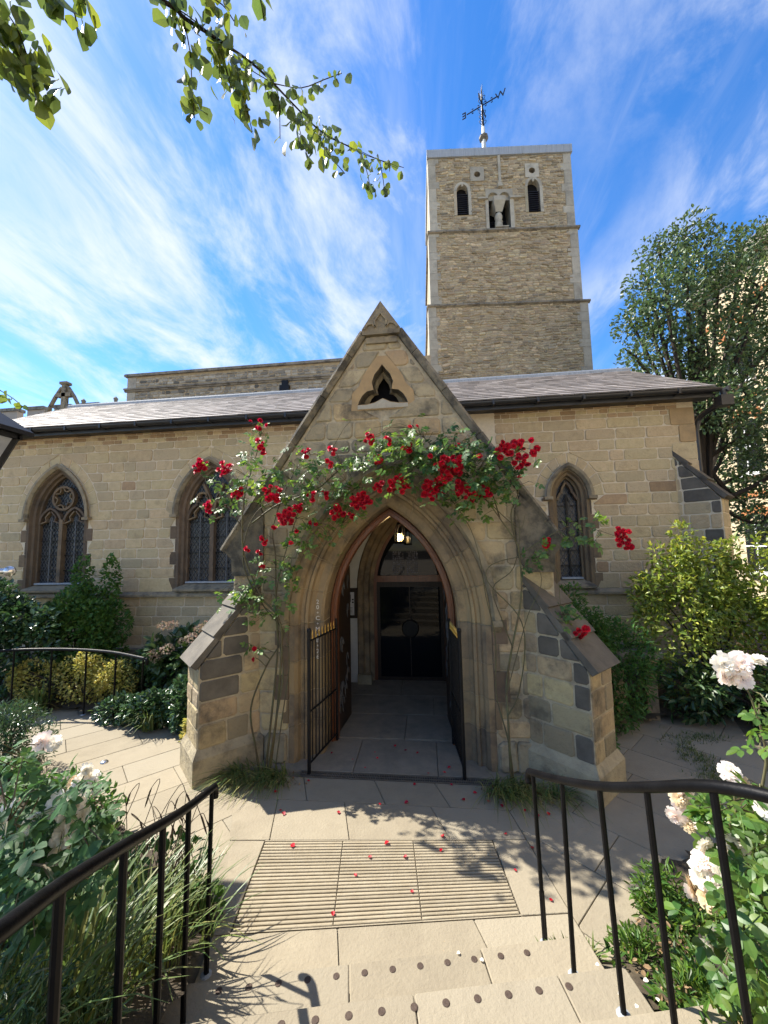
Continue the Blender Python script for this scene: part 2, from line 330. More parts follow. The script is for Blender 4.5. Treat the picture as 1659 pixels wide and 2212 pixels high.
def emit(name, items, parent, limit=300, rest_name=None):
    """items: (area weight, (V,F), material). The largest become objects, the rest one joined 'stuff' part per material"""
    items = [i for i in items if i and i[1]]; items.sort(key=lambda i: -i[0]); rest = {}
    for k, (w, VF, m) in enumerate(items):
        if k < limit: obj(name, VF, m, parent)
        else: rest.setdefault(m, []).append(VF)
    for m, l in rest.items(): obj(rest_name or 'small_'+name+'_work', join(l), m, parent, kind='stuff')
def sheet(outer, holes, fr, h=0.0):
    """flat polygon with holes"""
    loops = [[Vector((x, y, 0)) for x, y in l] for l in [outer]+holes]; tri = tessellate_polygon(loops)
    V = [fr(p.x, p.y, h) for l in loops for p in l]; F = []
    for t in tri:
        a, b, c = [Vector(V[i]) for i in t]; F.append(tuple(t) if (b-a).cross(c-a).dot(fr.n) > 0 else tuple(t)[::-1])
    return V, F
def rows(x0, x1, zs, wmin, wmax, cut=None):
    """coursed blocks: list of quads; cut(z) gives [(a,b)] spans left open at that height"""
    out = []
    for z0, z1 in zip(zs[:-1], zs[1:]):
        ex0 = cut(z0+.002) if cut else []; ex1 = cut(z1-.002) if cut else []
        spans = []; xs0 = x0; xs1 = x0
        pr = [(p, q) for p, q in zip(ex0, ex1) if x0 < (p[0]+p[1])/2 < x1 and (p[1]-p[0] > .01 or q[1]-q[0] > .01)]
        ex0 = [p for p, q in pr]; ex1 = [q for p, q in pr]
        for (a0, b0), (a1, b1) in zip(ex0, ex1):
            spans.append((xs0, xs1, a0, a1)); xs0, xs1 = b0, b1
        spans.append((xs0, xs1, x1, x1))
        for l0, l1, r0, r1 in spans:
            if max(r0, r1)-min(l0, l1) < .06 or (r0-l0 < .03 and r1-l1 < .03): continue
            cutx = []; x = max(l0, l1)+random.uniform(.4, 1)*wmax*.7
            while x < min(r0, r1)-wmin*.6:
                cutx.append(x); x += random.uniform(wmin, wmax)
            e0 = [(l0, l1)]+[(c+random.uniform(-.008, .008), c+random.uniform(-.008, .008)) for c in cutx]+[(r0, r1)]
            for (a0, a1), (b0, b1) in zip(e0[:-1], e0[1:]):
                q = [(a0, z0), (max(b0, a0), z0), (max(b1, a1), z1), (a1, z1)]
                if area(q) > .002: out.append(q)
    return out
def courses(z0, z1, hmin, hmax):
    zs = [z0]
    while zs[-1] < z1-hmin*1.2: zs.append(min(z1, zs[-1]+random.uniform(hmin, hmax)))
    if z1-zs[-1] > .02: zs.append(z1)
    return zs
# pointed arch family: same centres, radius R+d
class Arch:
    def __init__(s, xc, hw, spring, rise, base):
        s.xc, s.spring, s.base = xc, spring, base; sm = rise*rise/hw; s.R = (sm+hw)/2; s.c = s.R-hw
    def half(s, z, d=0.0):
        r = s.R+d; dz = z-s.spring
        if dz <= 0: return r-s.c
        return math.sqrt(r*r-dz*dz)-s.c if dz < math.sqrt(max(0, r*r-s.c*s.c)) else 0.0
    def tip(s, d=0.0): return s.spring+math.sqrt((s.R+d)**2-s.c**2)
    def path(s, d=0.0, n=10, base=None):
        """left foot, up over the point, down to right foot"""
        r = s.R+d; am = math.acos(s.c/r); base = s.base if base is None else base
        L = [(s.xc+s.c-r*math.cos(am*i/n), s.spring+r*math.sin(am*i/n)) for i in range(n+1)]
        Rr = [(2*s.xc-x, z) for x, z in L[::-1]][1:]
        out = L+Rr
        if base < s.spring-1e-6: out = [(L[0][0], base)]+out+[(Rr[-1][0], base)]
        return out
    def cell(s, d0, d1, side, t0, t1, n=2):
        """voussoir polygon between offsets d0<d1, arc fractions t0..t1 of one side (-1 left, 1 right)"""
        def pt(d, t):
            r = s.R+d; am = math.acos(s.c/r); return (s.xc-side*s.c+side*r*math.cos(am*t), s.spring+r*math.sin(am*t))
        return [pt(d0, t0+(t1-t0)*i/n) for i in range(n+1)]+[pt(d1, t1-(t1-t0)*i/n) for i in range(n+1)]
def sweep(arch, prof, n=10, base=None, fr=None, close=False):
    """moulding: profile [(d, y)] along the arch"""
    P = [arch.path(d, n, base) for d, y in prof]; m = len(P[0]); V = []; F = []
    for (d, y), p in zip(prof, P): V += [(x, y, z) for x, z in p]
    k = len(prof); rng_ = range(k if close else k-1)
    for j in rng_:
        a, b = j*m, ((j+1) % k)*m
        for i in range(m-1): F.append((a+i, b+i, b+i+1, a+i+1))
    return V, F
def strip_bar(pts, w, y0, y1, closed=False):
    """flat bar of width w following a polyline in the XZ plane between depths y0 (front) and y1"""
    P = [Vector(p) for p in pts]; n = len(P); L = []; Rr = []
    for i in range(n):
        a = P[i-1] if (closed or i > 0) else P[i]; b = P[(i+1) % n] if (closed or i < n-1) else P[i]
        d = (b-a).normalized(); nn = Vector((-d.y, d.x)); L.append(P[i]+nn*w/2); Rr.append(P[i]-nn*w/2)
    V = [(p.x, y0, p.y) for p in L]+[(p.x, y0, p.y) for p in Rr]+[(p.x, y1, p.y) for p in L]+[(p.x, y1, p.y) for p in Rr]; F = []
    for i in range(n if closed else n-1):
        j = (i+1) % n
        F += [(i, j, n+j, n+i), (i, 2*n+i, 2*n+j, j), (n+i, n+j, 3*n+j, 3*n+i)]
    if not closed: F += [(0, n, 3*n, 2*n), (n-1, 3*n-1, 4*n-1, 2*n-1)]
    return V, F
def inside(poly, x, z):
    c = False; n = len(poly)
    for i in range(n):
        (x1, z1), (x2, z2) = poly[i-1], poly[i]
        if (z1 > z) != (z2 > z) and x < (x2-x1)*(z-z1)/(z2-z1)+x1: c = not c
    return c
def lattice(poly, y, dx=.085, dz=.13, w=.010):
    """diamond lead came clipped to a light"""
    xs = [p[0] for p in poly]; zs = [p[1] for p in poly]; x0, x1, z0, z1 = min(xs), max(xs), min(zs), max(zs); out = []
    for s in (1, -1):
        k = -int((z1-z0)/dz*1.0+(x1-x0)/dx)-2
        while k < int((z1-z0)/dz+(x1-x0)/dx)+3:
            seg = None; N = 60; px0 = x0
            for i in range(N+1):
                x = x0+(x1-x0)*i/N; z = z0+(s*(x-x0)/dx+k)*dz; ins = inside(poly, x, z)
                if ins and seg is None: seg = (x, z)
                if (not ins or i == N) and seg is not None:
                    if (x-seg[0]) > .02: out.append(strip_bar([seg, (x, z)], w, y-.006, y+.002))
                    seg = None
            k += 1
    return join(out)
# ---------------------------------------------------------------- foliage helpers
def leaf_cloud(P, N, A, L, wid=.5, fold=.18, droop=.15):
    """P positions, N normals, A axes (n,3); L lengths -> folded leaf quads"""
    A = A/np.linalg.norm(A, axis=1, keepdims=True); N = N-A*(N*A).sum(1, keepdims=True); N /= (np.linalg.norm(N, axis=1, keepdims=True)+1e-9)
    B = np.cross(A, N); L = L[:, None]; w = L*wid*.5
    v = np.stack([P, P+A*L*.33+B*w+N*w*fold, P+A*L*.72+B*w*.78+N*(w*fold-L*droop*.35), P+A*L-N*L*droop,
                  P+A*L*.72-B*w*.78+N*(w*fold-L*droop*.35), P+A*L*.33-B*w+N*w*fold], 1)
    n = len(P); base = (np.arange(n)*6)[:, None]
    f = np.concatenate([base+np.array([0, 1, 2, 3]), base+np.array([0, 3, 4, 5])], 0)
    return v.reshape(-1, 3), f
def unit(n):
    v = rng.normal(size=(n, 3)); return v/np.linalg.norm(v, axis=1, keepdims=True)
def crown(blobs, n, L, up=.6, wid=.5, shell=.55, flat=.5, zmin=None, droop=.15):
    """leaves through a union of ellipsoids (x, y, z, rx, ry, rz): clumped, denser near the skin"""
    vol = np.array([b[3]*b[4]+b[4]*b[5]+b[3]*b[5] for b in blobs]); cnt = (vol/vol.sum()*n).astype(int); Ps = []; Ds = []
    for b, c in zip(blobs, cnt):
        if c < 1: continue
        d = unit(c); r = np.where(rng.random(c) < shell, rng.uniform(.8, 1.04, c), rng.random(c)**(1/2.2))
        k = max(3, c//70); cd_ = unit(k); near = (d @ cd_.T).max(1); r = r*(.86+.2*np.clip((near-.75)/.25, 0, 1))
        Ps.append(np.array(b[:3])+d*r[:, None]*np.array(b[3:6])); Ds.append(d)
    P = np.concatenate(Ps); D = np.concatenate(Ds)
    if zmin is not None:
        k = P[:, 2] > zmin; P, D = P[k], D[k]
    n = len(P); A = D*.8+unit(n)*.75; A[:, 2] += .1; N = unit(n)*flat+D*.5; N[:, 2] += up
    return leaf_cloud(P, N, A, L*rng.uniform(.65, 1.25, n), wid, droop=droop)
def blades(base, n, h, spread, lean=.6, w=.012, seg=4, dirbias=(0, 0), rad=.1):
    V = []; F = []
    for i in range(n):
        a = random.uniform(0, 2*math.pi); r = rad*math.sqrt(random.random()); x, y, z = base[0]+r*math.cos(a), base[1]+r*math.sin(a), base[2]
        t = a+random.uniform(-.7, .7); dx, dy = math.cos(t)+dirbias[0], math.sin(t)+dirbias[1]; hh = h*random.uniform(.55, 1.1); s = spread*random.uniform(.3, 1.1)
        l = math.hypot(dx, dy) or 1; px_, py_ = -dy/l, dx/l; ww = w*random.uniform(.6, 1.2); k0 = len(V); bend = random.uniform(.6, 1.5)*lean
        for k in range(seg+1):
            f = k/seg; c = ww*(1-f**2)*.5+.0006; zz = z+hh*(f-bend*f*f*.62)*1.25; xx, yy = x+dx*s*f**1.6, y+dy*s*f**1.6
            V += [(xx+px_*c, yy+py_*c, zz), (xx-px_*c, yy-py_*c, zz)]
            if k: F.append((k0+2*k-2, k0+2*k-1, k0+2*k+1, k0+2*k))
    return V, F
def petal_ring(n, r0, r1, z0, z1, w, curl, ph):
    V = []; F = []
    for i in range(n):
        t = ph+2*math.pi*(i+random.uniform(-.15, .15))/n; c, s = math.cos(t), math.sin(t); k = len(V); sc = random.uniform(.85, 1.12)
        for f, ww in ((0, .35), (.55, 1.0), (1, .72)):
            r = r0+(r1-r0)*f*sc; z = z0+(z1-z0)*f*sc-curl*f*f
            for e in (-1, 1): V.append((r*c-s*e*w*ww*.5, r*s+c*e*w*ww*.5, z+.12*w*abs(e)))
        F += [(k, k+1, k+3, k+2), (k+2, k+3, k+5, k+4)]
    return V, F
def rose_mesh(name, m, R, layers):
    return mesh(name, *join([petal_ring(n, r0*R, r1*R, z0*R, z1*R, w*R, cu*R, random.random()*6) for n, r0, r1, z0, z1, w, cu in layers]), m)
RED = [(6, .15, 1.0, 0, .28, .95, .25), (6, .1, .82, .05, .55, .85, .12), (5, .08, .6, .1, .75, .7, .05), (4, .05, .33, .2, .82, .5, 0)]
WHITE = [(10, .12, 1.08, 0, .16, .58, .30), (10, .1, .95, .03, .36, .52, .2), (9, .08, .76, .08, .5, .44, .12), (8, .06, .55, .12, .56, .36, .05), (6, .04, .32, .18, .58, .26, 0)]
def compound_leaf(name, m, L, n=5):
    """rachis with paired leaflets, lying along +Y, normal +Z"""
    P = []; A = []; N = []; Ls = []
    for i in range(n//2):
        y = L*(.25+.3*i)
        for s in (-1, 1): P.append((0, y, 0)); A.append((s*.9, .55, -.05)); N.append((-s*.2, 0, 1)); Ls.append(L*.38*(1 if i else .85))
    P.append((0, L*.62, 0)); A.append((0, 1, -.1)); N.append((0, .1, 1)); Ls.append(L*.45)
    v, f = join([leaf_shape(l, .62, .12, .2, 6, .05, p, a, q) for p, a, q, l in zip(P, A, N, Ls)])
    w = L*.012; k = len(v); v += [(-w, 0, 0), (w, 0, 0), (w, L*.65, .002), (-w, L*.65, .002)]; f = f+[(k, k+1, k+2, k+3)]
    return mesh(name, v, f, m)
def leaf_shape(L, wid, droop=.14, fold=.2, n=6, serr=.05, p0=(0, 0, 0), axis=(0, 1, 0), normal=(0, 0, 1)):
    """one smooth-edged leaf with midrib fold, drooping tip and a slightly toothed margin"""
    a = Vector(axis).normalized(); nn = Vector(normal); nn = (nn-a*nn.dot(a)).normalized(); b = a.cross(nn); p0 = Vector(p0); V = []; F = []
    prof = [0, .55, .88, 1.0, .92, .62, 0][:n+1]
    for i in range(n+1):
        f = i/n; c = p0+a*(L*f)-nn*(L*droop*f*f); w = L*wid*.5*prof[i]*(1+serr*(-1)**i)
        V += [tuple(c+b*w+nn*w*fold), tuple(c), tuple(c-b*w+nn*w*fold)]
    for i in range(n):
        k = 3*i; F += [(k, k+3, k+4, k+1), (k+1, k+4, k+5, k+2)]
    return V, F
def rot_to(axis, normal):
    a = Vector(axis).normalized(); n = Vector(normal); n = (n-a*n.dot(a))
    if n.length < 1e-4: n = a.orthogonal()
    n.normalize(); b = a.cross(n); return Matrix((b, a, n)).transposed()
def text_mesh(name, s, size, m, ext=.002, flip=False):
    cu = bpy.data.curves.new(name, 'FONT'); cu.body = s; cu.size = size; cu.extrude = ext; cu.align_x = 'CENTER'; cu.align_y = 'CENTER'; cu.resolution_u = 3
    o = bpy.data.objects.new(name, cu); S.collection.objects.link(o); dg = bpy.context.evaluated_depsgraph_get(); me = bpy.data.meshes.new_from_object(o.evaluated_get(dg))
    bpy.data.objects.remove(o); bpy.data.curves.remove(cu)
    if flip:
        for v in me.vertices: v.co.x *= -1
        me.flip_normals()
    me.materials.clear(); me.materials.append(MAT[m]); me.name = name; return me
# ---------------------------------------------------------------- ground, paving, steps
g = obj('ground', ([(-400, -400, -.06), (400, -400, -.06), (400, 400, -.06), (-400, 400, -.06)], [(0, 1, 2, 3)]), 'soil'); tag(g, kind='structure')
def terrain(name, poly, fz, m, step=.09, nz=.02):
    xs = [p[0] for p in poly]; ys = [p[1] for p in poly]; V = []; F = []; idx = {}
    X = np.arange(min(xs), max(xs)+step, step); Y = np.arange(min(ys), max(ys)+step, step)
    def vi(i, j):
        if (i, j) not in idx:
            x, y = X[i]+random.uniform(-.03, .03), Y[j]+random.uniform(-.03, .03); idx[i, j] = len(V); V.append((x, y, fz(x, y)+random.uniform(0, nz)))
        return idx[i, j]
    for i in range(len(X)-1):
        for j in range(len(Y)-1):
            if inside(poly, X[i]+step/2, Y[j]+step/2): F.append((vi(i, j), vi(i+1, j), vi(i+1, j+1), vi(i, j+1)))
    o = obj(name, (V, F), m, smooth=True); return tag(o, kind='structure')
ramp = lambda x, y: max(.03, min(.92, (2.75-y)*.44))
fc = obj('bounce_forecourt', sheet([(-30, -40), (14.5, -40), (14.5, -2.2), (-30, -2.2)], [], FLAT(.9)), 'bounce_paving'); tag(fc, kind='structure')  # unseen pale court added behind the camera to bounce sun onto the church
BED_L = [(-1.42, 2.35), (-1.62, 2.85), (-2.3, 3.2), (-3.4, 3.75), (-4.9, 4.25), (-9, 4.4), (-9, -2), (-.55, -2), (-.75, .4)]
terrain('garden_bed', BED_L, ramp, 'soil')
BED_R = [(1.0, 2.55), (1.12, 2.8), (1.45, 3.12), (1.75, 3.45), (2.35, 3.7), (3.2, 4.1), (7, 4.6), (7, -2), (1.45, -2), (1.3, .6)]
terrain('garden_bed', BED_R, ramp, 'soil')
terrain('garden_bed', [(-12, 5.95), (-5.7, 5.8), (-4.3, 5.7), (-3.45, 5.3), (-3.0, 4.85), (-2.5, 4.9), (-2.5, 7.5), (-12, 7.5)], lambda x, y: .05+max(0, (y-5.8))*.2, 'soil')
terrain('garden_bed', [(1.5, 4.95), (2.1, 5.3), (2.6, 5.9), (5, 6.3), (9, 6.5), (9, 9.5), (5.2, 9.5), (5.2, 7.5), (1.5, 7.5)], lambda x, y: .04+max(0, (y-5.6))*.1, 'soil')
gp = obj('gravel_path', sheet([(2.2, 6.2), (9, 6.8), (12, 4.5), (7, 4.5), (3.0, 3.9)], [], FLAT(-.03)), 'gravel'); tag(gp, kind='structure')
paving = obj('paving', sheet([(-12, 3), (-1, 1.5), (1.3, 1.5), (4.6, 4.2), (4.2, 6.6), (1.5, 7.6), (-12, 7.4)], [], FLAT(-.022)), 'joint'); tag(paving, kind='structure')
F0 = FLAT(0)
def slab(poly, m='paving', z=0.0):
    s = stone(poly, FLAT(z), gap=.0035, proud=.0, ch=.003, sink=.05, rnd=.006, tilt=.0025)
    if s: obj('slab', s, m, paving)
# left path: long slabs laid at an angle
ang = math.radians(47); ea = Vector((math.cos(ang), math.sin(ang))); eb = Vector((-ea.y, ea.x))
for j in range(-2, 24):
    a = -9+random.uniform(0, .8)
    while a < 5:
        l = random.uniform(.75, 1.25); q = [(a, j*.44), (a+l, j*.44), (a+l, j*.44+.44), (a, j*.44+.44)]; a += l
        q = [tuple(ea*x+eb*y) for x, y in q]; q = clip(q, 1.12, .5, -2.08*1.12+4.1*.5)        # left of the joint running out from the buttress
        q = clip(q, 0, 1, 6.2); q = clip(q, 0, -1, -2.75); q = clip(q, -1, 0, 7.4); q = clip(q, 1.0, 1.2, 3.35)
        if len(q) > 2 and area(q) > .006: slab(q)
# centre: courses parallel to the porch, turning with the steps
LL = [((-2.2, 4.39), (.62, 4.39)), ((-2.05, 4.0), (.694, 4.02)), ((-1.80, 3.43), (.767, 3.655)), ((-1.48, 2.625), (.899, 2.995)), ((-1.38, 2.05), (.978, 2.6))]
def onl(k, f): (a, b), (c, d) = LL[k]; return (a+(c-a)*f, b+(d-b)*f)
def rowcells(k, fr): [slab([onl(k, f0), onl(k, f1), onl(k+1, g1), onl(k+1, g0)]) for (f0, g0), (f1, g1) in zip(fr[:-1], fr[1:])]
rowcells(0, [(0, 0), (.27, .28), (.55, .57), (.78, .80), (1, 1)]); rowcells(1, [(0, 0), (.17, .14), (.42, .41), (.73, .75), (1, 1)])
rowcells(3, [(0, 0), (.34, .36), (.72, .75), (1, 1)])
G = [(-1.48, 3.455), (.48, 3.632), (.56, 2.945), (-1.37, 2.645)]                       # grating corners: back left, back right, front right, front left
slab([onl(2, 0), G[0], G[3], onl(3, 0)]); slab([G[1], onl(2, 1), onl(3, 1), G[2]])
# right path
ang = math.radians(-42); ea = Vector((math.cos(ang), math.sin(ang))); eb = Vector((-ea.y, ea.x))
for j in range(0, 15):
    a = -4+random.uniform(0, .5)
    while a < 6:
        l = random.uniform(.7, 1.2); q = [(a, j*.55), (a+l, j*.55), (a+l, j*.55+.55), (a, j*.55+.55)]; a += l
        q = [tuple(ea*x+eb*y) for x, y in q]; q = clip(q, -1.5, -.3, -.62*1.5-.3*4.39+.0); q = clip(q, 0, 1, 6.35); q = clip(q, 1.0, -.45, 1.45); q = clip(q, 0, -1, -2.7)
        if len(q) > 2 and area(q) > .006: slab(q)
# porch floor
for q in rows(-2.3, 1.3, [4.52, 5.28], .8, 1.2)+rows(-2.3, 1.3, [5.30, 6.05, 6.8, 7.7], .9, 1.4): slab(q, 'paving_old', .012 if q[0][1] > 5.2 else .004)
# grooved threshold mat in front of the porch
gm = root('tactile_grating', 'cream grooved stone grating set in the paving before the porch', 'grating', (-.45, 3.1, 0))
obj('tray', sheet(G, [], FLAT(-.0215), 0), 'joint', gm)
def gl(f, g):
    a = Vector(G[0]).lerp(Vector(G[1]), f); b = Vector(G[3]).lerp(Vector(G[2]), f); return tuple(a.lerp(b, g))
NB = 24
for k in range(NB):
    for c0, c1 in ((.004, .345), (.347, .652), (.654, .996)):
        g0, g1 = (k+.10)/NB*.97+.015, (k+.86)/NB*.97+.015
        s = stone([gl(c0, g0), gl(c1, g0), gl(c1, g1), gl(c0, g1)], FLAT(0), gap=.001, proud=.002, ch=.004, sink=.03, rnd=.003, tilt=0)
        if s: obj('bar', s, 'grate_bar', gm)
for q in ([gl(0, 0), gl(1, 0), gl(1, .012), gl(0, .012)], [gl(0, .988), gl(1, .988), gl(1, 1), gl(0, 1)]):
    obj('edge_bar', sheet(q, [], FLAT(0), .0005), 'paving', gm)
# drain
dr = root('drain_grate', 'long narrow iron drain grate across the porch entrance', 'drain', (-.4, 4.45, 0))
obj('channel', box(-1.5, .78, 4.40, 4.51, -.06, -.012), 'black_void', dr)
for y0, y1 in ((4.40, 4.412), (4.498, 4.51), (4.45, 4.458)): obj('rail', box(-1.5, .78, y0, y1, -.05, .003), 'dark_slab', dr)
obj('slots', join([box(-1.5+i*.019, -1.5+i*.019+.008, 4.412, 4.498, -.04, .0015) for i in range(120)]), 'dark_slab', dr)
# steps
sa = math.radians(11.7); se = Vector((math.cos(sa), math.sin(sa))); sn = Vector((-se.y, se.x))
def sp(a, d): return tuple(se*a+sn*d)
steps = link(bpy.data.objects.new('stone_steps', None)); tag(steps, kind='structure')
disc = mesh('stud', *lathe([(.0185, -.004), (.0185, .0018), (.0155, .0032)], (0, 0, 0), 14), 'stud')
RE = [1.40, 1.42, 1.64, 1.7, 1.75, 1.8]; cuts = [[-.02, .75], [.30, 1.05], [-.35, .8], [.2], [.5], [0]]
for k in range(6):
    d1 = 2.445-.33*k; d0 = d1-.42 if k < 5 else -1.5; z = .15*(k+1); e = [-1.22]+[c for c in cuts[k] if c < RE[k]-.2]+[RE[k]]
    for a0, a1 in zip(e[:-1], e[1:]):
        obj('step', stone([sp(a0, d0), sp(a1, d0), sp(a1, d1), sp(a0, d1)], FLAT(z), gap=.0025, proud=0, ch=.006, sink=.17 if k < 5 else .9, rnd=.008, tilt=.002), 'paving', steps)
    if k < 5:
        off = [-.72, -.65, -.7, -.68, -.7][k]; n = 12
        for i in range(n):
            a = off+i*.157
            if a < RE[k]-.12: p = sp(a, d1-.062); inst('stud', disc, steps, (p[0], p[1], z))
# small steel ground lights in the left path
for lab, (u, v) in (('steel dome light in the left path nearest the flower bed', (225, 1647)), ('steel dome light beside the sedge by the left handrail', (388, 1887))):
    p = px(u, v, 'z', 0); o = obj('ground_light', lathe([(.045, -.01), (.045, .006), (.036, .017), (.015, .024)], (p.x, p.y, 0), 14), 'steel', smooth=True); tag(o, lab, 'light')
# ---------------------------------------------------------------- church aisle
AY = 7.55
aisle = root('church_aisle', 'low buff stone church aisle with slate roof and pointed leaded windows behind the porch', 'church', (-2.6, AY, 0))
FA = FRONT(AY)
WIN = [Arch(-8.04, .74, 3.31, 1.15, 1.72), Arch(-4.50, .74, 3.31, 1.15, 1.72), Arch(2.69, .375, 3.42, .58, 1.72)]
DOOR = Arch(-.37, .70, 1.75, 1.4, 0)
def hole(a, d, n=12): return a.path(d, n)
wall = obj('wall', join([sheet([(-10.25, -.05), (5.0, -.05), (5.0, 5.3), (-10.25, 5.3)], [hole(a, -.05) for a in WIN]+[DOOR.path(.02, 12, -.04)], FA),
    box(4.62, 5.0, AY+.001, 12.4, -.05, 5.3), box(-10.25, -9.9, AY+.001, 12.4, -.05, 5.3), sheet([(AY, 5.3), (12.4, 5.3), (10.0, 6.8)], [], Frame((4.99, 0, 0), (0, 1, 0), (0, 0, 1), (1, 0, 0)))]), 'mortar', aisle)
def cutter(pad):
    def f(z):
        out = []
        for a in WIN:
            if z < 1.84: h = a.half(0)+.0 if z > 1.70 else 0
            elif z < a.spring-.02:
                k = int((z-1.72)/.27) % 2; h = a.half(z)+(.13 if k == 0 else .015)
            else: h = a.half(z, pad)
            out.append((a.xc-h, a.xc+h))
        return out
    return f
items = []
for x0, x1 in ((-9.75, -2.38), (1.38, 4.72)):
    zs = [.62]+[.62+i*(1.60-.62)/5 for i in range(1, 6)]
    for q in rows(x0, x1, zs, .3, .62): items.append((area(q), stone(q, FA, .009, .012, .008, rnd=.022), 'ashlar'))
    zs = [1.72, 1.99]+[1.99+.208*i for i in range(1, 15)]; zs = [z for z in zs if z < 4.84]+[4.90]
    zs = [1.70+(z-1.72)*1.0 if i == 0 else z for i, z in enumerate(zs)]
    tz = (WIN[0] if x0 < -3 else WIN[2]).tip(.262); zs = sorted([z for z in zs if abs(z-tz) > .105]+[tz])
    for q in rows(x0, x1, zs, .26, .62, cutter(.26)):
        m = 'ashlar_brown' if random.random() < .018 else 'ashlar'; items.append((area(q), stone(q, FA, .009, .013, .009, rnd=.026, jit=.004), m))
    for q in rows(x0, x1, [4.90, 4.99, 5.08, 5.17, 5.27], .12, .34):
        m = 'ashlar_brown' if random.random() < .4 else 'ashlar'; items.append((area(q), stone(q, FA, .006, .009, .006, rnd=.01), m))
emit('ashlar_block', items, wall, 300)
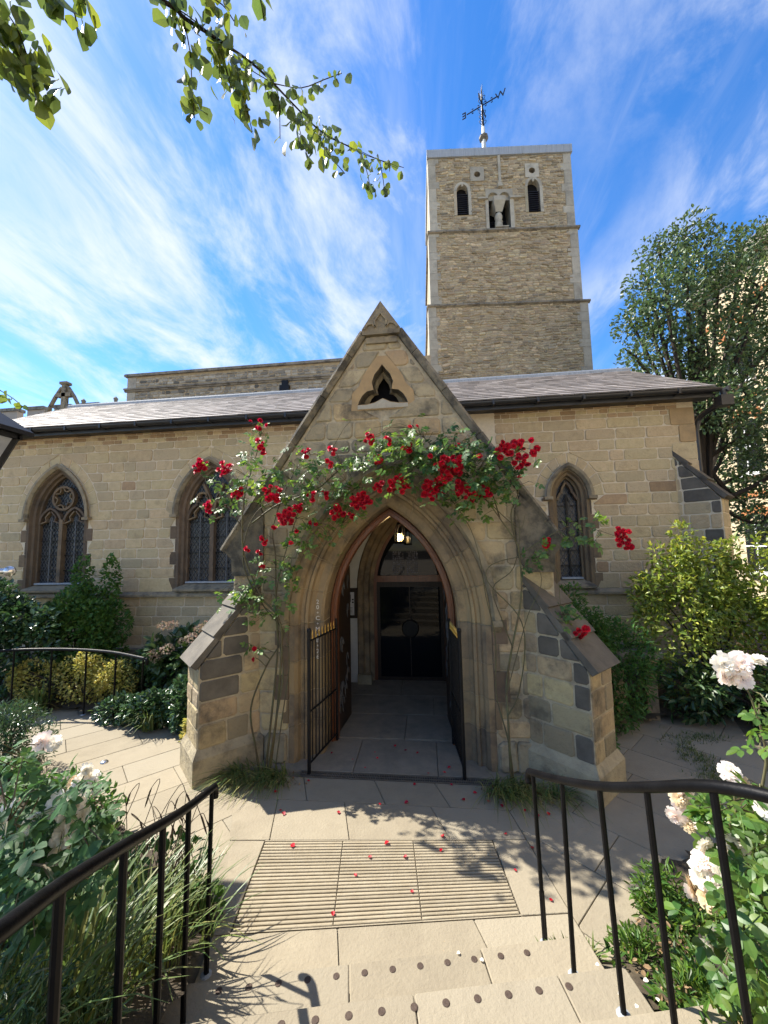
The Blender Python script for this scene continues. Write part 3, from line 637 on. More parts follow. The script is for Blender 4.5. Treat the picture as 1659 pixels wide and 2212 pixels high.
# plinth and string course
pl = []
for x0, x1 in ((-9.75, -2.45), (1.45, 5.0)):
    for q in rows(x0, x1, [0, .3, .58], .5, .9): obj('plinth_block', stone(q, FRONT(AY-.07), .006, .01, .012, sink=.07), 'ledge', aisle)
    n = int((x1-x0)/1.1)
    for i in range(n):
        a, b = x0+(x1-x0)*i/n+.003, x0+(x1-x0)*(i+1)/n-.003
        obj('string_course', ([(a, AY, 1.60), (b, AY, 1.60), (a, AY-.09, 1.61), (b, AY-.09, 1.61), (a, AY-.09, 1.65), (b, AY-.09, 1.65), (a, AY-.01, 1.71), (b, AY-.01, 1.71)],
            [(0, 2, 3, 1), (2, 4, 5, 3), (4, 6, 7, 5), (0, 6, 4, 2), (1, 3, 5, 7)]), 'hood_stone', aisle)
def make_window(a, lights, label, tr):
    w = obj('window', sweep(a, [(0, AY+.005), (-.02, AY-.012), (-.07, AY-.012), (-.095, AY+.04), (-.14, AY+.055), (-.155, AY+.115), (-.185, AY+.13), (-.185, AY+.25)], 12), 'dressing', aisle, label=label)
    hp = [(.005, AY), (.045, AY-.03), (.055, AY-.085), (.0, AY-.095), (-.045, AY-.05), (-.05, AY)]
    obj('hood_mould', sweep(a, hp, 12, a.spring), 'hood_stone', w)
    for s in (-1, 1):
        xh = a.xc+s*(a.half(0)+.02); obj('hood_stop', box(xh-.075, xh+.075, AY-.11, AY+.01, a.spring-.06, a.spring-.002), 'hood_stone', w)
    # relieving arch of voussoirs round the head
    n = 6 if a.half(0) > .5 else 5
    for s in (-1, 1):
        for i in range(n):
            q = a.cell(.055, .255, s, i/n, (i+1)/n); obj('voussoir', stone(q, FA, .008, .014, .008, rnd=.0), 'ashlar', w)
    # long and short jamb blocks
    k = 0; z = 1.72
    while z < a.spring-.05:
        z1 = min(z+.27, a.spring-.02)
        for s in (-1, 1):
            wd = (.13 if k % 2 == 0 else .015); x0 = a.xc+s*(a.half(0)-.02); x1 = a.xc+s*(a.half(0)+wd); q = [(x0, z), (x1, z), (x1, z1), (x0, z1)]
            st = stone(q, FA, .003, .014, .006, rnd=.004)
            if st: obj('jamb_block', st, 'dressing', w)
        z = z1; k += 1
    g0 = -.185; h = a.half(0, g0); zs = 1.86
    obj('glass', sheet([(x, max(z_, zs-.02)) for x, z_ in a.path(g0, 10)], [], FRONT(AY+.205)), 'glass_dark', w)
    # sill
    hw = a.half(0)-.02
    obj('sill', ([(a.xc-hw, AY-.10, 1.72), (a.xc+hw, AY-.10, 1.72), (a.xc+hw, AY-.10, 1.76), (a.xc-hw, AY-.10, 1.76), (a.xc-h-.04, AY+.20, 1.90), (a.xc+h+.04, AY+.20, 1.90), (a.xc-hw, AY+.20, 1.72), (a.xc+hw, AY+.20, 1.72)],
        [(0, 1, 2, 3), (3, 2, 5, 4), (0, 3, 4, 6), (1, 7, 5, 2)]), 'hood_stone', w)
    obj('lead_sill', box(a.xc-h, a.xc+h, AY+.07, AY+.201, 1.872, 1.905), 'lead', w)
    yt0, yt1 = AY+.105, AY+.2
    if lights == 2:
        lw = (h-.045)/2
        obj('mullion', strip_bar([(a.xc, 1.88), (a.xc, a.spring-.02)], .085, yt0-.02, yt1), 'dressing', w)
        tb = []; la = []
        for s in (-1, 1):
            xc = a.xc+s*(lw+.045); l = Arch(xc, lw+.012, a.spring-.12, (lw+.012)*1.35, 1.9); la.append(l); tb.append(strip_bar(l.path(0, 7, l.spring), .05, yt0, yt1))
            for t in (-1, 1):                                    # cusps in each light head
                cx_, cz = xc+t*lw*.62, l.spring+lw*.62; tb.append(strip_bar([(xc+t*lw*.95, l.spring+.02), (cx_-t*.06, l.spring+.07), (cx_-t*.03, cz), (xc+t*.02, cz+lw*.5)], .028, yt0+.01, yt1))
        if tr == 'circle':
            cz = a.spring+.46; R = .255; tb.append(strip_bar([(a.xc+R*math.cos(t*math.pi/10), cz+R*math.sin(t*math.pi/10)) for t in range(20)], .05, yt0, yt1, True))
            for k in range(6):
                t = k*math.pi/3+.2; tb.append(strip_bar([(a.xc+(R-.01)*math.cos(t-.42), cz+(R-.01)*math.sin(t-.42)), (a.xc+R*.62*math.cos(t-.12), cz+R*.62*math.sin(t-.12)), (a.xc+R*.62*math.cos(t+.12), cz+R*.62*math.sin(t+.12)), (a.xc+(R-.01)*math.cos(t+.42), cz+(R-.01)*math.sin(t+.42))], .026, yt0+.01, yt1))
        else:
            for s in (-1, 1):
                tb.append(strip_bar([(a.xc, a.spring-.02), (a.xc+s*.06, a.spring+.28), (a.xc+s*.16, a.spring+.52), (a.xc+s*.23, a.spring+.66)], .05, yt0, yt1))
                cx_, cz = a.xc+s*.24, a.spring+.33; R = .135
                tb.append(strip_bar([(cx_+R*math.cos(t*math.pi/8), cz+R*math.sin(t*math.pi/8)) for t in range(16)], .04, yt0, yt1, True))
                for k in range(3):
                    t = k*2.094+.5; tb.append(strip_bar([(cx_+R*math.cos(t-.4), cz+R*math.sin(t-.4)), (cx_+R*.55*math.cos(t), cz+R*.55*math.sin(t)), (cx_+R*math.cos(t+.4), cz+R*math.sin(t+.4))], .025, yt0+.01, yt1))
        obj('tracery', join(tb), 'dressing', w)
        for s in (-1, 1):
            xc = a.xc+s*(lw+.045)
            for z in (2.17, 2.50, 2.83, 3.16): obj('saddle_bar', box(xc-lw-.01, xc+lw+.01, AY+.165, AY+.18, z-.008, z+.008), 'iron', w)
            obj('stanchion', join([box(xc-.011, xc+.011, AY+.152, AY+.164, 1.9, 3.30), strip_bar([(xc-.05, 3.24), (xc, 3.36)], .014, AY+.15, AY+.162), strip_bar([(xc+.05, 3.24), (xc, 3.36)], .014, AY+.15, AY+.162)]), 'lead_came', w)
    else:
        l = Arch(a.xc, h-.0, a.spring-.05, h*1.5, 1.9); tb = []
        for t in (-1, 1): tb.append(strip_bar([(a.xc+t*h*.98, l.spring), (a.xc+t*h*.6, l.spring+.14), (a.xc+t*h*.52, l.spring+.13), (a.xc+t*h*.42, l.spring+.22), (a.xc, l.spring+.36)], .04, yt0, yt1))
        obj('tracery', join(tb), 'dressing', w)
        for z in (2.12, 2.40, 2.68, 2.96, 3.26): obj('saddle_bar', box(a.xc-h, a.xc+h, AY+.165, AY+.18, z-.008, z+.008), 'iron', w)
        obj('stanchion', join([box(a.xc-.012, a.xc+.012, AY+.152, AY+.164, 1.9, 3.45), strip_bar([(a.xc-.05, 3.33), (a.xc, 3.48)], .016, AY+.15, AY+.162), strip_bar([(a.xc+.05, 3.33), (a.xc, 3.48)], .016, AY+.15, AY+.162)]), 'iron', w)
    obj('lead_lattice', lattice([(x, max(z_, 1.9)) for x, z_ in a.path(g0-.005, 10)], AY+.197), 'lead_came', w)
    return w
make_window(WIN[0], 2, 'two-light window with a cusped circle in its head, above the shrubs', 'circle')
make_window(WIN[1], 2, 'two-light window with trefoil tracery beside the porch', 'trefoils')
make_window(WIN[2], 1, 'narrow single-light window right of the porch', None)
# roof: front slope of slates, back slope, ridge, gutter
roof = obj('roof', join([([(-10.45, 7.22, 5.26), (5.2, 7.22, 5.26), (5.2, 10, 6.86), (-10.45, 10, 6.86), (-10.45, 12.6, 5.3), (5.2, 12.6, 5.3)], [(0, 1, 2, 3), (3, 2, 5, 4)]),
    ([(-10.45, 7.22, 5.16), (5.2, 7.22, 5.16), (5.2, 10, 6.76), (-10.45, 10, 6.76)], [(3, 2, 1, 0)]), box(5.16, 5.2, 7.22, 7.23, 5.16, 5.26)]), 'slate', aisle)
sl_dir = Vector((0, 2.78, 1.60)).normalized(); sl_len = math.hypot(2.78, 1.60); FR = Frame((0, 7.22, 5.27), (1, 0, 0), sl_dir, Vector((0, -sl_dir.z, sl_dir.y)))
items = []; nr = 15; rh = sl_len/nr
for r in range(nr):
    for x0, x1 in ((-10.4, -1.6), (.4, 5.18)):
        x = x0-random.uniform(0, .25)
        while x < x1:
            w_ = random.uniform(.24, .36); a0, a1 = max(x, x0)+.003, min(x+w_, x1)-.003; x += w_
            if a1-a0 < .05: continue
            b0, b1 = r*rh-.012+random.uniform(-.008, .008), (r+1)*rh+.03; t0 = .022+random.uniform(0, .006)
            V = [FR(a0, b0, .002), FR(a1, b0, .002), FR(a1, b1, .002), FR(a0, b1, .002), FR(a0, b0, t0), FR(a1, b0, t0), FR(a1, b1, .006), FR(a0, b1, .006)]
            items.append((100-r-abs(a0-.0)*.35, (V, [(0, 1, 5, 4), (1, 2, 6, 5), (2, 3, 7, 6), (3, 0, 4, 7), (4, 5, 6, 7)]), 'slate'))
emit('slate', items, roof, 300)
obj('ridge_flashing', join([box(-10.47, 5.22, 9.93, 10.07, 6.845, 6.905), tube([(-10.48, 10, 6.92), (5.23, 10, 6.92)], .045, 8)]), 'lead', roof)
gut = obj('gutter', join([xf(([(x, 7.14+.062*math.cos(t), 5.20-.062*math.sin(t)) for x in (-10.5, 5.2) for t in [math.pi*i/8 for i in range(9)]], [(i, i+1, 9+i+1, 9+i) for i in range(8)]), Matrix()),
    box(-10.3, 5.14, 7.225, 7.245, 5.08, 5.25), box(-10.3, 5.2, 7.245, 7.54, 5.12, 5.15)]), 'gutter', aisle)
for i in range(20):
    x = -9.9+i*.8; obj('gutter_bracket', box(x-.018, x+.018, 7.068, 7.235, 5.125, 5.215), 'gutter', gut)
obj('downpipe', join([tube(smooth_path([(5.24, 7.14, 5.16), (5.26, 7.2, 4.98), (5.16, 7.62, 4.85), (5.12, 7.72, 4.6)], 4), .05, 8), tube([(5.12, 7.72, 4.6), (5.12, 7.72, 0)], .05, 8), box(5.16, 5.36, 7.08, 7.26, 4.88, 5.06)]), 'gutter', gut)
# buttress helper (local u out from the wall corner along axis, w across)
def buttress(parent, corner, axis, wd, u0, u1, z_out, z_in, stone_m, slab_m, plinth, rowh, nslab=3, bm='porch_mortar'):
    ax = Vector((axis[0], axis[1], 0)).normalized(); sd = Vector((-ax.y, ax.x, 0)); C0 = Vector((corner[0], corner[1], 0)); hw = wd/2
    def P(u, w, z): return tuple(C0+ax*u+sd*w+Vector((0, 0, z)))
    top = lambda u: z_out+(u1-u)/(u1-u0)*(z_in-z_out)
    V = [P(u, w, z) for w in (-hw, hw) for u, z in ((u0, -.03), (u1, -.03), (u1, z_out-.02), (u0, z_in-.02))]
    b = obj('buttress', (V, [(0, 1, 2, 3), (7, 6, 5, 4), (1, 5, 6, 2), (2, 6, 7, 3)]), bm, parent)
    for s in (-1, 1):
        fr = Frame(C0+sd*(s*hw), ax, (0, 0, 1), sd*s); zs = courses(plinth, z_in, *rowh)
        for q in rows(u0, u1, zs, .22, .42):
            k = (z_in-z_out)/(u1-u0); q2 = clip(q, k, 1, z_out+k*u1-.005)
            if len(q2) > 2 and area(q2) > .004:
                edge = max(p[0] for p in q2) > u1-.02; dk = (max(p[1]+k*p[0] for p in q2) > z_out+k*u1-.09) or (edge and random.random() < .45)
                st = stone(q2, fr, .010, .012, .010, rnd=.022, jit=.003)
                if st: obj('block', st, slab_m if dk else stone_m, b)
    fr = Frame(C0+ax*u1, sd, (0, 0, 1), ax)
    for q in rows(-hw, hw, courses(plinth, z_out-.02, *rowh), .3, .5):
        st = stone(q, fr, .008, .010, .010, rnd=.018)
        if st: obj('block', st, stone_m, b)
    # overlapping weathered slabs on the slope
    for i in range(nslab):
        f0, f1 = i/nslab, (i+1)/nslab; ua, ub = u1+.035-(u1-u0)*f0, u1-(u1-u0)*f1-.03; za, zb = top(u1-(u1-u0)*f0)-.015, top(ub); e = hw+.02
        nrm = Vector((z_in-z_out, 0, u1-u0)).normalized(); t = .05; lift = .03
        def Q(u, z, w, h): return P(u+nrm.x*h, w, z+nrm.z*h)
        V = [Q(ua, za-.02, -e, 0), Q(ua, za-.02, e, 0), Q(ub, zb, e, 0), Q(ub, zb, -e, 0), Q(ua, za-.02, -e, t+lift), Q(ua, za-.02, e, t+lift), Q(ub, zb, e, t), Q(ub, zb, -e, t)]
        obj('weathering_slab', (V, [(0, 3, 2, 1), (4, 5, 6, 7), (0, 1, 5, 4), (1, 2, 6, 5), (2, 3, 7, 6), (3, 0, 4, 7)]), slab_m, b)
    # splayed plinth
    e = .055; lo, hi = plinth*.78, plinth+.02
    rings = [[(u0, -hw-e), (u1+e, -hw-e), (u1+e, hw+e), (u0, hw+e)], [(u0, -hw-.006), (u1+.006, -hw-.006), (u1+.006, hw+.006), (u0, hw+.006)]]
    V = [P(u, w, -.03) for u, w in rings[0]]+[P(u, w, lo) for u, w in rings[0]]+[P(u, w, hi) for u, w in rings[1]]
    obj('plinth', (V, [(0, 1, 5, 4), (1, 2, 6, 5), (2, 3, 7, 6), (4, 5, 9, 8), (5, 6, 10, 9), (6, 7, 11, 10)]), 'porch_grey', b)
    return b
buttress(aisle, (4.9, 7.6), (1, -1), .52, -.30, .42, 3.28, 4.25, 'ashlar', 'dark_slab', .6, (.2, .28), 3, 'mortar')
# far corner quoins
for i, z in enumerate(np.arange(1.72, 5.0, .33)):
    st = stone([(4.99-(.42 if i % 2 else .28), z), (5.0, z), (5.0, z+.33), (4.99-(.42 if i % 2 else .28), z+.33)], FRONT(AY-.006), .005, .014, .006)
    if st: obj('quoin', st, 'ochre_stone' if i in (8, 9) else 'ashlar', aisle)
# ---------------------------------------------------------------- porch
PX, PY = -.5, 4.65
porch = root('church_porch', 'gabled stone porch with pointed doorway and red climbing roses', 'porch', (PX, PY, 0))
FP = FRONT(PY); HWP, ZF, ZA = 1.93, 2.62, 5.50
PA = Arch(PX, .84, 1.60, 1.46, -.02)                                   # innermost order
def trefoil(s=1.0, n=6):
    """three pointed petals, foot at z 4.33"""
    cx_, cz = PX+.0, 4.52; out = []
    top = [(-.115, 4.50), (-.135, 4.60), (-.10, 4.70), (-.05, 4.76), (0, 4.83), (.05, 4.76), (.10, 4.70), (.135, 4.60), (.115, 4.50)]
    right = [(.20, 4.485), (.26, 4.43), (.30, 4.36), (.315, 4.315), (.20, 4.315), (.10, 4.335), (0, 4.385)]
    left = [(-x, z) for x, z in right[::-1]][1:]
    return [(PX+x*s, cz+(z-cz)*s) for x, z in top+right+left]
TRI = trefoil()
slope = (ZA-ZF)/HWP
gab = [(PX-HWP, -.04), (PX+HWP, -.04), (PX+HWP, ZF), (PX, ZA), (PX-HWP, ZF)]
pw = obj('wall', join([sheet(gab, [PA.path(.37, 12, -.03), TRI], FP), box(PX-HWP, PX-HWP+.5, PY+.001, AY, -.04, ZF), box(PX+HWP-.5, PX+HWP, PY+.001, AY, -.04, ZF)]), 'porch_mortar', porch)
items = []
def pcut(z):
    out = [(PX-PA.half(z, .40 if z > 1.62 else .372), PX+PA.half(z, .40 if z > 1.62 else .372))]
    if z > PA.tip(.46): out = [(PX, PX)]
    h = 0
    if 4.22 < z < 4.98: h = .40 if z < 4.46 else max(.0, .40-(z-4.46)*.72)
    return [(out[0][0]-h, out[0][1]+h)] if h else out
zs = [.36]
while zs[-1] < 5.2: zs.append(zs[-1]+(random.uniform(.20, .30) if zs[-1] < 3.2 else random.uniform(.17, .25)))
for q in rows(PX-HWP, PX+HWP, zs, .26, .55, pcut):
    q = clip(clip(q, slope, 1, ZF+slope*(PX+HWP)-.05), -slope, 1, ZF-slope*(PX-HWP)-.05)
    if len(q) > 2 and area(q) > .006:
        zc = sum(p[1] for p in q)/len(q); m = 'porch_grey' if (zc > 2.9 and random.random() < .75) else 'porch_stone'
        items.append((area(q), stone(q, FP, .012, .014, .012, rnd=.03, jit=.005), m))
for x0, x1 in ((PX-HWP, PX-1.22), (PX+1.22, PX+HWP)):
    for q in rows(x0, x1, [0, .34], .4, .7): items.append((area(q), stone(q, FRONT(PY-.03), .008, .012, .02, rnd=.03, sink=.06, jit=.01), 'porch_grey'))
emit('block', items, pw, 300)
# moulded orders of the doorway, stone by stone
prof = [(.372, PY+.01), (.365, PY-.008), (.30, PY-.008), (.265, PY+.03), (.25, PY+.09), (.215, PY+.105), (.195, PY+.085), (.165, PY+.10), (.155, PY+.17), (.125, PY+.20), (.115, PY+.215), (.03, PY+.215), (.0, PY+.25), (.0, PY+.56)]
def order_piece(P0, P1, sx):
    """P0/P1: two section rows of points"""
    k = len(prof); V = P0+P1; F = [(i, i+1, k+i+1, k+i) for i in range(k-1)]
    return V, (F if sx < 0 else [f[::-1] for f in F])
for s in (-1, 1):
    zz = [0.0, .42, .78, 1.16, 1.595]
    for z0, z1 in zip(zz[:-1], zz[1:]):
        sec = [[(PX+s*(PA.half(0, d)), y, z) for d, y in prof] for z in (z0+.003, z1-.003)]; obj('jamb_stone', order_piece(sec[0], sec[1], s), 'arch_stone', porch)
    n = 5; sub = 4
    for i in range(n):
        V = []; F = []; k = len(prof)
        for j in range(sub+1):
            t = (i+.008+(1-.016)*j/sub)/n
            for d, y in prof:
                r = PA.R+d; am = math.acos(PA.c/r); V.append((PX-s*PA.c+s*r*math.cos(am*t), y, PA.spring+r*math.sin(am*t)))
        for j in range(sub):
            for q in range(k-1):
                f = (j*k+q, j*k+q+1, (j+1)*k+q+1, (j+1)*k+q); F.append(f if s < 0 else f[::-1])
        obj('arch_stone', (V, F), 'arch_stone', porch)
obj('joint_backing', sweep(PA, [(.36, PY+.012), (.27, PY+.05), (.25, PY+.11), (.16, PY+.19), (.12, PY+.235), (.004, PY+.27), (.004, PY+.55)], 12), 'porch_mortar', porch)
# broad jamb blocks beside the orders
for s in (-1, 1):
    z = .45; k = 0
    while z < 1.5:
        h = random.uniform(.26, .36); wd = .17 if k % 2 else .07; x0, x1 = PX+s*1.205, PX+s*(1.215+wd)
        st = stone([(x0, z), (x1, z), (x1, z+h), (x0, z+h)], FRONT(PY-.004), .003, .014, .006, rnd=.006)
        if st: obj('jamb_block', st, 'dressing', porch)
        z += h; k += 1
hood = obj('hood_mould', sweep(PA, [(.40, PY), (.455, PY-.02), (.465, PY-.085), (.40, PY-.095), (.372, PY-.04), (.37, PY+.01)], 12, 1.60), 'hood_stone', porch)
for s in (-1, 1):
    x = PX+s*1.262; obj('hood_stop', ([(x-.055, PY-.10, 1.60), (x+.055, PY-.10, 1.60), (x+.055, PY-.10, 1.66), (x-.055, PY-.10, 1.66), (x-.05, PY, 1.50), (x+.05, PY, 1.50), (x+.055, PY, 1.66), (x-.055, PY, 1.66)],
        [(0, 1, 2, 3), (4, 5, 1, 0), (0, 3, 7, 4), (1, 5, 6, 2), (3, 2, 6, 7)]), 'hood_stone', hood)
# chalk blessing on the left jamb
for i, ch in enumerate('20+C+M+B+26'):
    me = text_mesh('chalk_mark', ch, .075 if ch != '+' else .055, 'chalk', .0008); z = 1.845-i*.068
    inst('chalk_mark', me, porch, (PX-(.84+.072), PY+.2135, z), (math.radians(90), 0, random.uniform(-.03, .03)))
# timber frame inside the stone arch
fo = obj('door_frame', sweep(PA, [(0, PY+.56), (-.01, PY+.55), (-.085, PY+.55), (-.095, PY+.56), (-.095, PY+.68), (0, PY+.68)], 12, 0), 'red_oak', porch)
obj('frame_bead', sweep(PA, [(-.012, PY+.548), (-.02, PY+.53), (-.035, PY+.53), (-.042, PY+.548)], 12, 0), 'red_oak', fo)
# trefoil opening
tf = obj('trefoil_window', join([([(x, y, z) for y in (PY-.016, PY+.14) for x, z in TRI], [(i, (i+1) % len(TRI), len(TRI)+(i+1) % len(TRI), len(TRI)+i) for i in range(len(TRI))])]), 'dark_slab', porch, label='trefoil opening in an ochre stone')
obj('surround', sheet([(PX+x, z) for x, z in ((-.40, 4.24), (.40, 4.24), (.39, 4.46), (.30, 4.56), (.24, 4.70), (.14, 4.84), (.06, 4.94), (-.06, 4.94), (-.14, 4.84), (-.24, 4.70), (-.30, 4.56), (-.39, 4.46))], [TRI], FP, .016), 'ochre_stone', tf)
obj('inner_tracery', join([([(PX+(x-PX)*.80, PY+.10, 4.5+(z-4.5)*.86) for x, z in TRI]+[(PX+(x-PX)*.62, PY+.16, 4.5+(z-4.5)*.68) for x, z in TRI], [(i, (i+1) % len(TRI), len(TRI)+(i+1) % len(TRI), len(TRI)+i) for i in range(len(TRI))]),
    ([(x, PY+.14, z) for x, z in TRI]+[(PX+(x-PX)*.80, PY+.10, 4.5+(z-4.5)*.86) for x, z in TRI], [(i, (i+1) % len(TRI), len(TRI)+(i+1) % len(TRI), len(TRI)+i) for i in range(len(TRI))])]), 'hood_stone', tf)
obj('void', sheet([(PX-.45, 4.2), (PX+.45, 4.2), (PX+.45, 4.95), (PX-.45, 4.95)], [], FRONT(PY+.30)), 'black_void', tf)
obj('sill', stone([(PX-.32, 4.25), (PX+.32, 4.25), (PX+.315, 4.305), (PX+.2, 4.305), (PX+.1, 4.325), (PX, 4.375), (PX-.1, 4.325), (PX-.2, 4.305), (PX-.315, 4.305)], FRONT(PY-.02), .001, .012, .004, rnd=0), 'quoin', tf)
# gable copings
sd = Vector((HWP, 0, ZA-ZF)).normalized(); L = math.hypot(HWP+.12, (ZA-ZF)*(HWP+.12)/HWP)
for s in (-1, 1):
    e = Vector((-s*sd.x, 0, sd.z)); nn = Vector((s*sd.z, 0, sd.x)); foot = Vector((PX+s*(HWP+.10), 0, ZF-.13)); cutsl = [0, .09, .27, .44, .63, .80, .895]
    for a, b in zip(cutsl[:-1], cutsl[1:]):
        a_, b_ = a*L+.004, b*L-.004; j = random.uniform(-.004, .004)
        def Q(t, h, y): v = foot+e*t+nn*(h+j); return (v.x, y, v.z)
        t0, t1 = -.01, .08
        V = [Q(t, h, y) for t in (a_, b_) for h, y in ((t0, PY-.04), (t1-.03, PY-.075), (t1, PY-.06), (t1, PY+.36), (t0, PY+.36))]; k = 5
        F = [(i, (i+1) % k, k+(i+1) % k, k+i) for i in range(k)]+[tuple(range(k))[::-1], tuple(range(k, 2*k))]
        obj('coping_stone', (V, F if s < 0 else [f[::-1] for f in F]), 'coping', porch)
    # kneeler
    xk = PX+s*HWP; poly = [(xk+s*.10, ZF-.12), (xk+s*.115, ZF-.02), (xk-s*.34, ZF+.48), (xk-s*.40, ZF+.30), (xk-s*.40, ZF-.22), (xk-s*.30, ZF-.42), (xk+s*.0, ZF-.42), (xk+s*.015, ZF-.22)]
    V = [(x, y, z) for y in (PY-.05, PY+.35) for x, z in poly]; m_ = len(poly); F = [tuple(range(m_)), tuple(range(m_, 2*m_))[::-1]]+[(i, m_+i, m_+(i+1) % m_, (i+1) % m_) for i in range(m_)]
    obj('kneeler', (V, F if s > 0 else [f[::-1] for f in F]), 'coping', porch)
# apex stone with sunk trefoil
ax_ = [(PX-.235, 5.20), (PX+.235, 5.20), (PX+.245, 5.27), (PX, 5.64), (PX-.245, 5.27)]
m_ = 5; ap = obj('apex_stone', ([(x, y, z) for y in (PY-.075, PY+.36) for x, z in ax_], [tuple(range(5)), tuple(range(5, 10))[::-1]]+[(i, 5+i, 5+(i+1) % 5, (i+1) % 5) for i in range(5)]), 'hood_stone', porch)
leafp = [(-.07, 5.29), (-.075, 5.37), (0, 5.47), (.075, 5.37), (.07, 5.29)]
rim = [strip_bar([(PX+x, z) for x, z in leafp], .022, PY-.10, PY-.074)]
for s in (-1, 1): rim.append(strip_bar([(PX+s*.07, 5.29), (PX+s*.11, 5.335), (PX+s*.17, 5.32), (PX+s*.215, 5.265)], .022, PY-.10, PY-.074))
obj('carved_trefoil', join(rim), 'hood_stone', ap)
obj('apex_band', box(PX-.20, PX+.20, PY-.045, PY, 5.10, 5.175), 'hood_stone', ap)
# porch roof
zr = 5.42
rf = obj('roof', join([([(PX-s*0, y, zr) for y in (PY+.3, 9.2)]+[(PX+s*(HWP+.12), y, ZF-.10) for y in (PY+.3, 9.2)], [(0, 1, 3, 2) if s < 0 else (0, 2, 3, 1)]) for s in (-1, 1)]), 'slate', porch)
# interior
obj('plaster_wall', join([box(PX-1.45, PX-1.40, PY+.57, AY, 0, 2.9), box(PX+1.36, PX+1.41, PY+.57, AY, 0, 2.9),
    sheet([(PX-1.42, 0), (PX+1.42, 0), (PX+1.42, 2.9), (PX+.7, 4.2), (PX-.7, 4.2), (PX-1.42, 2.9)], [DOOR.path(.27, 12, .001)], FRONT(AY-.15)),
    sheet([(PX-1.42, .001), (PX+1.42, .001), (PX+1.42, 2.9), (PX+.5, 4.2), (PX-.5, 4.2), (PX-1.42, 2.9)], [PA.path(-.09, 12, .002)], Frame((0, PY+.69, 0), (1, 0, 0), (0, 0, 1), (0, 1, 0)))]), 'plaster', porch)
obj('ceiling', join([([(PX+s*1.42, y, 2.9) for y in (PY+.6, AY)]+[(PX+s*.0, y, 4.75) for y in (PY+.6, AY)], [(0, 1, 3, 2)]) for s in (-1, 1)]), 'dark_oak', porch)
# inner church doorway: stone surround, oak frame, glass door
dw = obj('inner_doorway', sweep(DOOR, [(.30, AY-.155), (.27, AY-.20), (.19, AY-.20), (.16, AY-.13), (.09, AY-.11), (.07, AY-.03), (.0, AY-.01), (.0, AY+.08)], 12, 0), 'arch_stone', porch)
obj('oak_frame', join([sweep(DOOR, [(0, AY), (-.06, AY), (-.06, AY+.07)], 12, 0), box(DOOR.xc-.70, DOOR.xc+.70, AY-.01, AY+.07, 1.86, 1.98)]), 'red_oak', dw)
obj('base_block', join([box(DOOR.xc+s*.86-.13, DOOR.xc+s*.86+.13, AY-.26, AY-.1, 0, .18) for s in (-1, 1)]), 'porch_grey', dw)
gd = obj('glass_door', join([box(DOOR.xc-.64, DOOR.xc-.58, AY+.01, AY+.06, 0, 1.86), box(DOOR.xc+.58, DOOR.xc+.64, AY+.01, AY+.06, 0, 1.86), box(DOOR.xc-.58, DOOR.xc+.58, AY+.01, AY+.06, 1.76, 1.86), box(DOOR.xc-.58, DOOR.xc+.58, AY+.01, AY+.06, 0, .07), box(DOOR.xc-.008, DOOR.xc+.008, AY+.015, AY+.05, .07, 1.76)]), 'dark_oak', dw)
for s in (-1, 1):
    x0, x1 = sorted((DOOR.xc+s*.008, DOOR.xc+s*.58)); obj('pane', sheet([(x0, .07), (x1, .07), (x1, 1.76), (x0, 1.76)], [], FRONT(AY+.035)), 'door_glass', gd)
obj('door_handle', xf(lathe([(.165, 0), (.165, .02), (.15, .03)], (0, 0, 0), 28), Matrix.Translation((DOOR.xc, AY+.02, .97)) @ Matrix.Rotation(math.pi/2, 4, 'X')), 'iron', gd)
tp = [(x, z) for x, z in DOOR.path(-.06, 10) if z > 1.98]; tp = [(DOOR.xc-DOOR.half(1.985, -.06), 1.98)]+tp+[(DOOR.xc+DOOR.half(1.985, -.06), 1.98)]
sgm = []
for k in (0, 1):
    for i in range(6):
        for j in range(11):
            x = DOOR.xc-.31+k*.27+i*.037+random.uniform(-.004, .004); z = 2.02+j*.04
            if abs(x-DOOR.xc) < DOOR.half(z+.04, -.08) and random.random() < .85: sgm.append(box(x, x+random.uniform(.018, .033), AY+.024, AY+.027, z, z+random.uniform(.02, .036)))
obj('stained_glass', join(sgm), 'stained', dw, kind='stuff')
obj('tympanum_glass', sheet(tp, [], FRONT(AY+.03)), 'door_glass', dw)
obj('dark_interior_box', box(DOOR.xc-.9, DOOR.xc+.9, AY+.09, AY+.6, -.02, 3.4), 'black_void', porch)  # plain black box, paints in the darkness of the unlit church
# buttresses
buttress(porch, (PX-HWP, PY), (-1, -1), .50, -.26, .44, 1.24, 2.12, 'porch_stone', 'dark_slab', .34, (.19, .27), 3)
buttress(porch, (PX+HWP, PY), (1, -1), .50, -.26, .44, 1.24, 2.12, 'porch_stone', 'dark_slab', .34, (.19, .27), 3)
